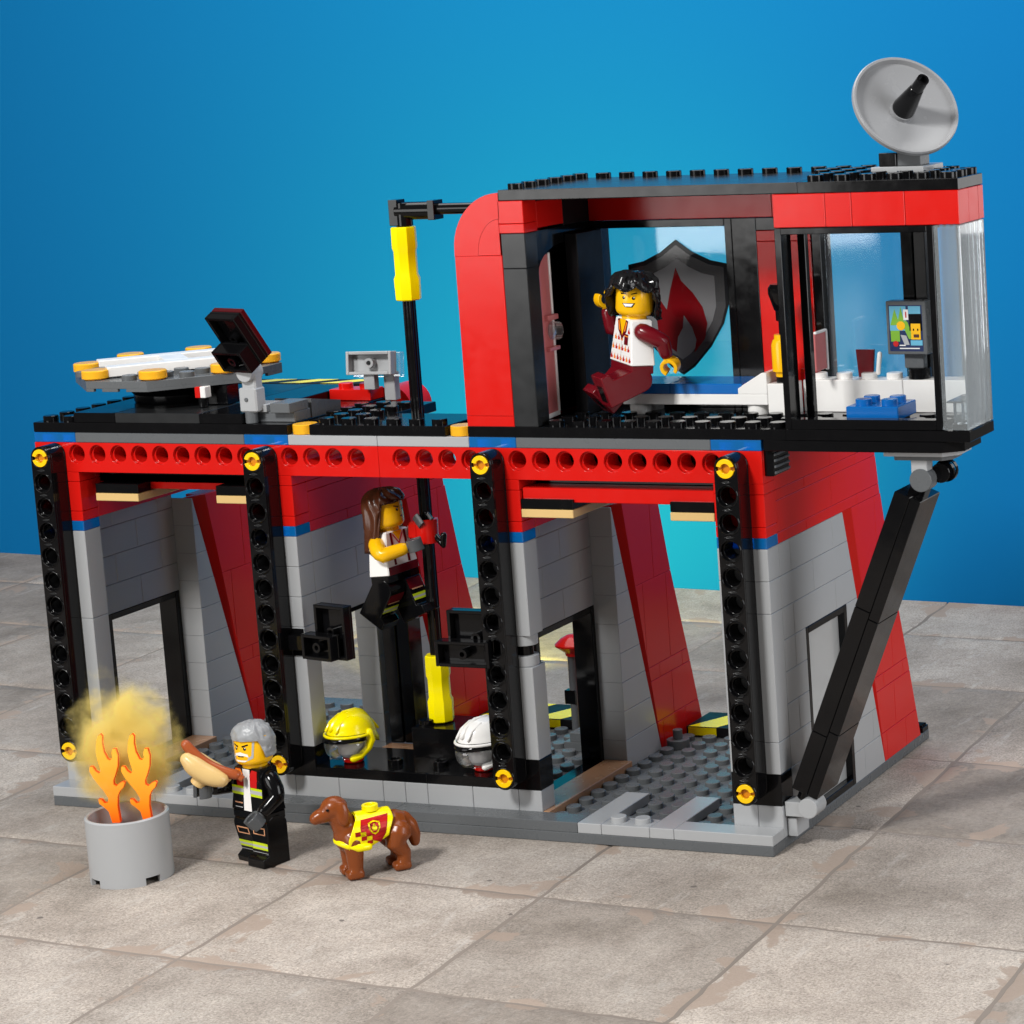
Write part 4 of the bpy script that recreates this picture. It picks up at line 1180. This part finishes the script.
def figure(name, label, loc, rot, torso_m, hip_m, leg_m, arm_m, fore_m, hand_m, legs=(0, 0), head_yaw=0, hair_kind='short', hair_m=HAIRG, arms=None, prints=None, face=None, lower=None):
    T = thing(name, label, 'toy figure', loc, rot)
    HZ = 1.50
    for s_, ang in zip((-1, 1), legs):
        mb = MB(); mb.M = Matrix.Translation((0, 0, HZ)) @ Matrix.Rotation(ang, 4, 'X') @ Matrix.Translation((0, 0, -HZ))
        prof = [(-.74, 0), (-.74, .33), (-.47, .44), (-.47, HZ)]+[(-.47*cos(pi*k/10), HZ+.40*sin(pi*k/10)) for k in range(1, 10)]+[(.47, HZ), (.47, 0)]
        mb.prism(prof, s_*.015, s_*.965, leg_m, 'yz', b=0) if s_ > 0 else mb.prism(prof, -.965, -.015, leg_m, 'yz')
        # shade of the sole hole, painted as a thin black patch on lifted legs
        mb.box(s_*.25, s_*.75, -.35, .3, -.004, .004, BLK)
        if lower: lower(mb, s_)
        mb.bevel = .035
        mb.build('leg', T, world=False)
    mb = MB(); mb.box(-.96, .96, -.44, .44, 1.70, 2.0, hip_m, .03); mb.box(-.05, .05, -.42, .42, 1.35, 1.75, hip_m); mb.build('hips', T, world=False)
    mb = MB()
    z0, z1 = 2.0, 3.68
    b, t = (.98, .48), (.70, .43)
    def ring(h, x, y, k): return [(-x+k, -y, h), (x-k, -y, h), (x, -y+k, h), (x, y-k, h), (x-k, y, h), (-x+k, y, h), (-x, y-k, h), (-x, -y+k, h)]
    R = [ring(z0, b[0]-.03, b[1]-.03, .04), ring(z0+.03, b[0], b[1], .04), ring(z1-.06, t[0]+.01, t[1], .05), ring(z1, t[0]-.06, t[1]-.05, .05)]
    vs = [p for r in R for p in r]; fs = [tuple(range(8))[::-1], tuple(24+i for i in range(8))]
    for L in range(3):
        for i in range(8):
            j = (i+1) % 8; fs.append((L*8+i, L*8+j, (L+1)*8+j, (L+1)*8+i))
    mb.add(vs, fs, torso_m)
    def tp(poly, m, lay=0):
        """print on the chest: u across, v up from the hip line"""
        pts = []
        for u, v in poly:
            f = (v)/(z1-z0); pts.append((u, -(b[1]+(t[1]-b[1])*f)-.006-.003*lay, z0+v))
        if sum(poly[i][0]*poly[(i+1) % len(poly)][1]-poly[(i+1) % len(poly)][0]*poly[i][1] for i in range(len(poly))) < 0: pts = pts[::-1]
        mb.sheet(pts, m)
    if prints: prints(tp)
    mb.build('torso', T, world=False)
    for sgn, (el, wr, g) in zip((-1, 1), arms):
        sh = Vector((sgn*.80, 0, 3.25)); el = Vector(el); wr = Vector(wr)
        mid = sh.lerp(el, .55)+Vector((sgn*.08, 0, 0))
        A = MB()
        pts = [sh, mid, el, el.lerp(wr, .5), wr]
        up_ = el
        if fore_m is arm_m:
            A.tube([sh, mid, el.lerp(mid, .25), el, el.lerp(wr, .3), wr], [.33, .32, .31, .30, .285, .25], arm_m, 16)
        else:
            A.tube([sh, mid, mid.lerp(el, .15)], [.33, .32, .315], arm_m, 16); A.tube([mid.lerp(el, .1), el, el.lerp(wr, .3), wr], [.31, .30, .285, .25], fore_m, 16)
        ao = A.build('arm', T, world=False, sharp=60)
        H = MB(); hand_mesh(H, wr+(wr-el).normalized()*.1, wr-el, g, hand_m); H.bevel = .02
        H.build('hand', ao, world=False)
    Mh = Matrix.Rotation(head_yaw, 4, 'Z')
    mb = MB(); mb.M = Mh
    hz = 4.42
    mb.lathe([(0, 3.66), (.46, 3.66), (.46, 3.79), (.57, 3.81), (.66, 3.89), (HR, 4.01), (HR, 4.82), (.66, 4.95), (.57, 5.02), (.3, 5.05), (0, 5.05)], SKIN, (0, 0, 0), 40)
    if face: face(lambda p, m, l=0: on_head(mb, p, m, hz, .006+.003*l))
    hd = mb.build('head', T, world=False, sharp=50)
    mb = MB(); mb.M = Mh; hair(mb, hair_m, hair_kind, hz); ho = mb.build('hair', T, world=False, sharp=80)
    so = ho.modifiers.new('Solid', 'SOLIDIFY'); so.thickness = .06; so.offset = -1
    return T

def R_(x0, x1, v0, v1): return [(x0, v0), (x1, v0), (x1, v1), (x0, v1)]
def eyes(f, dx=.0, y=.06, w=.2):
    for s_ in (-1, 1):
        f(circ(dx+s_*w, y, .062, 12), BLK, 1); f(circ(dx+s_*w+.02, y+.025, .022, 8), WHT, 2)

# fireman
def fm_print(tp):
    tp([(-.24, .03), (.20, .03), (.17, 1.0), (.20, 1.62), (-.2, 1.62), (-.2, 1.0)], WHT, 1)
    tp([(-.55, .95), (-.18, .95), (-.16, 1.40), (-.34, 1.62), (-.62, 1.60)], PRED, 1); tp([(.55, .95), (.2, .95), (.16, 1.40), (.34, 1.62), (.62, 1.60)], PRED, 1)
    tp([(-.60, 1.22), (-.3, 1.1), (-.2, 1.4), (-.3, 1.6), (-.6, 1.6)], ORNG, 2); tp([(.6, 1.22), (.3, 1.1), (.2, 1.4), (.3, 1.6), (.6, 1.6)], PRED, 2)
    tp([(-.2, 1.6), (0, 1.28), (.2, 1.6)], WHT, 3); tp([(-.06, 1.28), (.04, 1.34), (.10, 1.0), (.0, .85), (-.08, 1.0)], SILV, 3)
    for a_, b_ in ((-.85, -.2), (.2, .85)):
        tp(R_(a_, b_, .62, .95), LIME, 3); tp(R_(a_, b_, .72, .86), SILV, 4)
    tp(R_(-.72, -.3, .28, .33), NOUG, 3)
    tp(R_(-.72, -.3, .12, .15), SILV, 3)
def fm_leg(mb, s_):
    a, b = (.06, .92) if s_ > 0 else (-.92, -.06)
    for z0, z1, m in ((.62, .70, LIME), (.70, .78, SILV), (.78, .88, LIME)):
        mb.box(a, b, -.480, -.472, z0, z1, m, .001)
    for z0, z1 in ((1.42, 1.47), (1.18, 1.22)): mb.box(a+.1, b-.1, -.482, -.474, z0, z1, NOUG, .001)
    for x in (a+.1, b-.14): mb.box(x, x+.045, -.482, -.474, 1.18, 1.47, NOUG, .001)
    mb.box(a, b, -.483, -.474, .50, .515, SILV, .001)
def fm_face(f):
    eyes(f)
    for s_ in (-1, 1): f([(s_*.08, .17), (s_*.33, .24), (s_*.35, .19), (s_*.1, .11)], BLK, 1)
    f([(-.30, -.15), (0, -.07), (.30, -.15), (.34, -.27), (.18, -.21), (-.18, -.21), (-.34, -.27)], WHT, 1)
    f([(-.30, -.38), (.30, -.38), (.18, -.44), (-.18, -.44)], WHT, 1); f(R_(-.14, .14, -.255, -.22), BLK, 2)
    for s_ in (-1, 1): f([(s_*.50, .3), (s_*.58, .3), (s_*.50, -.30), (s_*.28, -.40), (s_*.3, -.3), (s_*.44, -.2)], SILV, 1)
figure('firefighter_figure', 'toy firefighter with grey hair and beard in black jacket, standing by the bin', (12.05, -5.3, 0), Matrix.Rotation(radians(-16), 3, 'Z'),
       BLK, BLK, BLK, BLK, BLK, GLOV, (radians(14), 0), radians(8), 'short', HAIRG,
       [((-1.18, -.2, 2.8), (-1.25, -.95, 2.85), (0, 0, 1)), ((1.12, -.02, 2.62), (1.0, -.55, 2.20), (0, .4, 1))], fm_print, fm_face, fm_leg)

# jumping man in the room
def jm_print(tp):
    tp([(-.28, 1.64), (0, 1.02), (.28, 1.64)], SKIN, 1)
    for s_ in (-1, 1):
        tp([(s_*.46, 1.6), (s_*.28, 1.64), (0, 1.02), (0, .88), (s_*.2, 1.06), (s_*.36, 1.2)], DRED, 2)
        tp([(s_*.40, 1.54), (s_*.32, 1.58), (s_*.14, 1.18), (s_*.28, 1.22)], ORNG, 3)
    tp(R_(.22, .55, .72, 1.12), DRED, 2); tp(R_(.22, .55, 1.02, 1.06), ORNG, 3)
    tp(R_(-.012, .012, .0, .88), SILV, 1)
    for r, (z, o) in enumerate(((.10, 0), (.48, .1), (.84, 0), (1.15, .05))):
        for k in range(-3, 4):
            x = k*.27+o
            if abs(x) > .85-.15*z or (r == 2 and x > .1) or (r == 3 and abs(x) < .5): continue
            m = PRED if (k+r) % 2 else ORNG
            tp([(x-.08, z), (x+.08, z), (x+.09, z+.1), (x+.03, z+.1), (x, z+.24), (x-.05, z+.1), (x-.09, z+.14)], m, 1)
def jm_face(f):
    eyes(f, .0, .06, .19)
    f([(-.33, .18), (-.1, .19), (-.1, .23), (-.32, .23)], BLK, 1); f([(.33, .24), (.1, .19), (.1, .22), (.3, .28)], BLK, 1)
    f([(-.26, -.14), (.26, -.12), (.16, -.28), (-.12, -.29)], BLK, 1); f([(-.21, -.16), (.2, -.145), (.12, -.25), (-.1, -.255)], WHT, 2)
rj = Matrix.Rotation(radians(6), 3, Vector((-.354, .924, -.144))) @ Matrix.Rotation(radians(-38), 3, 'Z')
figure('jumping_figure', 'toy figure with black hair and white flame shirt jumping in the upper room', (24.85, 1.9, 15.75), rj,
       WHT, DRED, DRED, DRED, DRED, SKIN, (radians(-42), radians(-66)), radians(46), 'shaggy', HAIRK,
       [((-1.1, -.35, 3.1), (-1.15, -.55, 3.75), (1, 0, 0)), ((1.2, .62, 2.95), (1.2, .8, 2.5), (.6, -.6, 0))], jm_print, jm_face, None)

# woman on the pole
def wf_print(tp):
    for s_ in (-1, 1): tp(R_(s_*.42-.07, s_*.42+.07, .35, 1.62), DRED, 1)
    tp(R_(-.9, .9, .0, .32), DRED, 1); tp([(-.3, 1.64), (0, 1.25), (.3, 1.64)], SKIN, 1); tp([(-.32, 1.5), (0, 1.1), (.32, 1.5), (.3, 1.58), (0, 1.2), (-.3, 1.58)], PRED, 2)
def wf_leg(mb, s_):
    a, b = (.06, .92) if s_ > 0 else (-.92, -.06)
    mb.box(a, b, -.480, -.472, 1.1, 1.5, DRED, .001); mb.box(a+.1, b-.1, -.484, -.474, 1.05, 1.1, NOUG, .001)
    for z0, z1, m in ((.62, .70, LIME), (.70, .78, SILV), (.78, .88, LIME)): mb.box(a, b, -.480, -.472, z0, z1, m, .001)
    mb.box(a+(.86 if s_ > 0 else -.01), b+(.06 if s_ > 0 else -.86) if False else a+.87, -.3, .3, .65, .72, LIME, .001)
def wf_face(f):
    eyes(f, 0, .06, .2)
    for s_ in (-1, 1): f([(s_*.08, .17), (s_*.33, .24), (s_*.35, .2), (s_*.1, .12)], HAIRB, 1)
    f([(-.12, -.2), (.12, -.2), (.0, -.25)], DRED, 1)
rw = Matrix.Rotation(radians(84), 3, 'Z') @ Matrix.Rotation(radians(-6), 3, 'X')
figure('sliding_figure', 'toy figure with long brown hair and red braces sliding down the black pole', (14.02, 2.3, 7.4), rw,
       WHT, BLK, BLK, SKIN, SKIN, GLOV, (radians(38), radians(-18)), radians(8), 'long', HAIRB,
       [((-1.1, -.45, 2.85), (-.6, -1.08, 2.98), (0, 0, 1)), ((1.12, -.45, 3.2), (.8, -.98, 3.62), (0, .5, 1))], wf_print, wf_face, wf_leg)

# hot dog
T = thing('hot_dog', 'hot dog in a tan bun held up by the toy firefighter', 'hot dog', (10.0, -6.3, 2.6))
Mh = Matrix.Translation((10.62, -6.4, 3.72)) @ Matrix.Rotation(radians(20), 4, 'Z') @ Matrix.Rotation(radians(35), 4, 'Y')
def arcp(L, sag, z0, y, n=9): return [(-L+2*L*k/(n-1), y, z0+sag*((2*k/(n-1)-1)**2)) for k in range(n)]
mb = MB(); mb.M = Mh
for y in (-.27, .27): mb.tube(arcp(.72, .10, 0, y), [.26, .33, .36, .37, .37, .37, .36, .33, .28], TAN, 16)
mb.cyl((.05, 0, -.62), .3, .4, TAN); mb.build('bun', T)
mb = MB(); mb.M = Mh; mb.tube(arcp(1.08, .22, .24, 0, 11), [.18]+[.2]*9+[.18], SAUS, 14)
mb.cyl((1.2, 0, .45), .12, .18, SAUS, R=Matrix.Rotation(pi/2, 3, 'Y')); mb.build('sausage', T)

# ------------------------------------------------------------------ dog
def dog():
    ax = atan2(-.77, -.64)
    T = thing('toy_dog', 'reddish brown toy dog wearing a yellow rescue vest with a flame shield', 'toy dog', (17.0, -5.65, 0), Matrix.Rotation(ax, 3, 'Z'))
    # local frame: +x is forward (head), y left, z up
    mb = MB()
    def ell(c, r, R=None):
        n, k = 18, 10
        M0 = mb.M
        mb.M = Matrix.Translation(c) @ (R or Matrix.Identity(4)) @ Matrix.Diagonal((*r, 1))
        mb.lathe([(sin(pi*j/k) if 0 < j < k else 0, -cos(pi*j/k)) for j in range(k+1)], BRN, (0, 0, 0), n)
        mb.M = M0
    mb.tube([(-.95, 0, 1.66), (-.5, 0, 1.68), (.2, 0, 1.70), (.70, 0, 1.66)], [.54, .52, .55, .58], BRN, 18)
    ell((.80, 0, 1.58), (.52, .54, .64)); ell((-.98, 0, 1.48), (.50, .56, .66))
    mb.tube([(.80, 0, 1.75), (1.0, 0, 2.2), (1.12, 0, 2.45)], [.50, .43, .42], BRN, 16)
    ell((1.22, 0, 2.68), (.50, .46, .43)); ell((1.66, 0, 2.46), (.42, .31, .28)); ell((1.92, 0, 2.40), (.22, .25, .23))
    for s_ in (-1, 1):
        ell((1.02, s_*.44, 2.50), (.23, .10, .46), Matrix.Rotation(radians(8*s_), 4, 'X'))
        # front leg
        mb.tube([(.72, s_*.34, 1.45), (.70, s_*.36, .95), (.70, s_*.36, .45), (.72, s_*.36, .2)], [.40, .33, .28, .27], BRN, 14)
        mb.box(.44, 1.06, s_*.36-.27, s_*.36+.27, 0.02, .34, BRN, .07)
        # hind leg: knee forward, hock back
        mb.tube([(-.98, s_*.36, 1.4), (-.84, s_*.39, 1.0), (-1.12, s_*.39, .6), (-1.08, s_*.39, .2)], [.50, .38, .27, .26], BRN, 14)
        mb.box(-1.32, -.68, s_*.39-.26, s_*.39+.26, .02, .32, BRN, .07)
    mb.tube([(-1.35, 0, 1.85), (-1.58, 0, 1.5), (-1.66, 0, 1.1), (-1.68, 0, .85)], [.22, .25, .26, .2], BRN, 12)
    body = mb.build('body', T, world=False)
    md = body.modifiers.new('Remesh', 'REMESH'); md.mode = 'VOXEL'; md.voxel_size = .045; md.use_smooth_shade = True
    sm = body.modifiers.new('Smooth', 'SMOOTH'); sm.factor = .5; sm.iterations = 4
    # vest, a shell round the trunk
    def VP(x, th, off):
        """x along the trunk, th from the top (0) down each side"""
        k = (x+.9)/1.9
        w = .61+.05*k+off; h = .66+.07*k+off
        zc = 1.62-.02*k
        return (x, w*sin(th), zc+h*cos(th)*(1.0 if cos(th) > 0 else 1.05))
    def low(x):    # how far down the sides it reaches
        if x < -.55: return 1.0+(x+.75)*3.0
        if x < .15: return 1.75+.45*(x+.55)/.7
        return 2.2-(x-.15)*.1
    mb = MB(); nx, nt_ = 28, 26
    vs = []; fs = []
    for i in range(nx+1):
        x = -.78+1.75*i/nx
        lo = max(.7, low(x)); up = 0.0 if x < .62 else 0
        for j in range(nt_+1):
            th = -lo+2*lo*j/nt_
            xx = x
            if x > .55:      # the neck opening runs back over the shoulders
                xx = .55+(x-.55)*max(0, min(1, (abs(th)-.55)/1.1))
            vs.append(VP(xx, th, .03))
    for i in range(nx):
        for j in range(nt_):
            q = i*(nt_+1)+j; fs.append((q, q+1, q+nt_+2, q+nt_+1))
    mb.add(vs, fs, YEL); 
    ve = mb.build('vest', T, world=False, sharp=80)
    so = ve.modifiers.new('Solid', 'SOLIDIFY'); so.thickness = .06; so.offset = 0
    mb = MB(); mb.hstud(0, 0, 0, YEL); st = mb.build('vest_stud', ve, world=False); st.location = (-.10, 0, 2.34)
    mb = MB()
    mb.tube([(.25, -.64, 1.18), (.62, -.65, 1.22), (.95, -.50, 1.32), (1.15, -.27, 1.40), (1.21, 0, 1.42), (1.15, .27, 1.40), (.95, .50, 1.32), (.62, .65, 1.22), (.25, .64, 1.18)], [.14, .16, .14, .13, .13, .13, .14, .16, .14], YEL, 12)
    mb.build('vest_strap', ve, world=False, sharp=70)
    # printed flash on both flanks
    mb = MB()
    def pr(poly, m, lay):
        for s_ in (-1, 1):
            tris = tessellate_polygon([[Vector((p[0], p[1], 0)) for p in poly]])
            for t in tris:
                q0 = [poly[i] for i in t]
                for L in range(14):
                    q = clip(clip(q0, 0, -1, -(.2+L*.14)), 0, 1, .2+(L+1)*.14)
                    if len(q) < 3: continue
                    v = [VP(p[0], s_*p[1], .068+.005*lay) for p in q]
                    mb.add(v, [tuple(range(len(v)))], m); mb.add(v, [tuple(range(len(v)))[::-1]], m)
    pr([(-.62, .62), (.42, .75), (.50, 1.15), (.50, 1.42), (.15, 1.78), (-.22, 2.02), (-.42, 1.6)], PRED, 0)
    for k, (x, th) in enumerate(((.62, 1.42), (.40, 1.66), (.18, 1.90))): pr([(x-.1, th-.1), (x+.1, th-.1), (x+.1, th+.1), (x-.1, th+.1)], PRED, 1)
    for k, (x, th) in enumerate(((.42, 1.46), (.20, 1.70))): pr([(x-.1, th-.1), (x+.1, th-.1), (x+.1, th+.1), (x-.1, th+.1)], YEL, 1)
    shd = [(0, .34), (.22, .24), (.22, -.05), (.12, -.26), (0, -.36), (-.12, -.26), (-.22, -.05), (-.22, .24)]
    c0, t0 = -.02, 1.22
    pr([(c0+x, t0-z) for x, z in shd], YEL, 2); pr([(c0+x*.74, t0-z*.76) for x, z in shd], PRED, 3)
    pr([(c0, t0-.2), (c0+.11, t0+.02), (c0+.06, t0+.16), (c0-.07, t0+.16), (c0-.1, t0), (c0-.05, t0-.04)], YEL, 4)
    mb.build('vest_print', ve, world=False)
    mb = MB()
    for s_ in (-1, 1): mb.M = Matrix.Translation((1.55, s_*.34, 2.72)); mb.lathe([(0, -.05), (.05, -.03), (.06, 0), (.05, .03), (0, .05)], BLK, (0, 0, 0), 10)
    mb.build('eye', T, world=False)
dog()

# ------------------------------------------------------------------ camera
cam = bpy.data.cameras.new('camera'); co = bpy.data.objects.new('camera', cam); COL.objects.link(co)
rt = Vector((0.935334704, 0.350267633, -0.049614273)); dn = Vector((0.004519895, -0.152067621, -0.988359757)); fw = Vector((-0.353735155, 0.92422293, -0.143817297))
up = -dn; bk = -fw
co.matrix_world = Matrix(((rt.x, up.x, bk.x, 70.2592), (rt.y, up.y, bk.y, -84.742), (rt.z, up.z, bk.z, 29.9587), (0, 0, 0, 1)))
cam.sensor_width = 36; cam.lens = 2631.982/1024*36
cam.shift_x = -424.478/1024; cam.shift_y = -114.1317/1024
cam.clip_start = 1; cam.clip_end = 600
C.camera = co

# ------------------------------------------------------------------ lights
def area(name, loc, target, sx, sy, power, col=(1, 1, 1)):
    l = bpy.data.lights.new(name, 'AREA'); l.shape = 'RECTANGLE'; l.size = sx; l.size_y = sy; l.energy = power; l.color = col
    o = bpy.data.objects.new(name, l); COL.objects.link(o); o.location = loc
    o.rotation_euler = (Vector(target)-Vector(loc)).to_track_quat('-Z', 'Y').to_euler()
    return o
KEY = Vector((.10, 1.0, -.90)).normalized()
tgt = Vector((17, 2, 9))
area('key_softbox', tgt-KEY*110, tgt, 17, 17, 112000, (1, .985, .96))
area('front_card', (-32, -92, 34), (22, 0, 15), 50, 46, 40000, (1, .99, .98))
area('right_card', (60, 40, 31), (37, 3, 20), 30, 26, 3600, (1, 1, 1))
area('side_softbox', (105, -14, 30), (18, 3, 8), 40, 44, 36000, (.97, .98, 1))
area('top_softbox', (16, 24, 75), (16, 20, 0), 74, 54, 56000, (1, .99, .98))
sp = bpy.data.lights.new('backdrop_spot', 'SPOT'); sp.energy = 58000; sp.color = (1, .95, .22); sp.spot_size = radians(115); sp.spot_blend = 1; sp.shadow_soft_size = .3
so = bpy.data.objects.new('backdrop_spot', sp); COL.objects.link(so); so.location = (5, 17, 1.0)
so.rotation_euler = (Vector((0, 41, 12))-Vector(so.location)).to_track_quat('-Z', 'Y').to_euler()

w = bpy.data.worlds.new('World'); C.world = w; w.use_nodes = True
w.node_tree.nodes['Background'].inputs[0].default_value = (1, .97, .93, 1)
w.node_tree.nodes['Background'].inputs[1].default_value = .13
C.view_settings.view_transform = 'Standard'; C.view_settings.look = 'None'; C.view_settings.exposure = 0; C.view_settings.gamma = 1
C.render.engine = 'CYCLES'
C.cycles.max_bounces = 8; C.cycles.volume_bounces = 4; C.cycles.transparent_max_bounces = 24
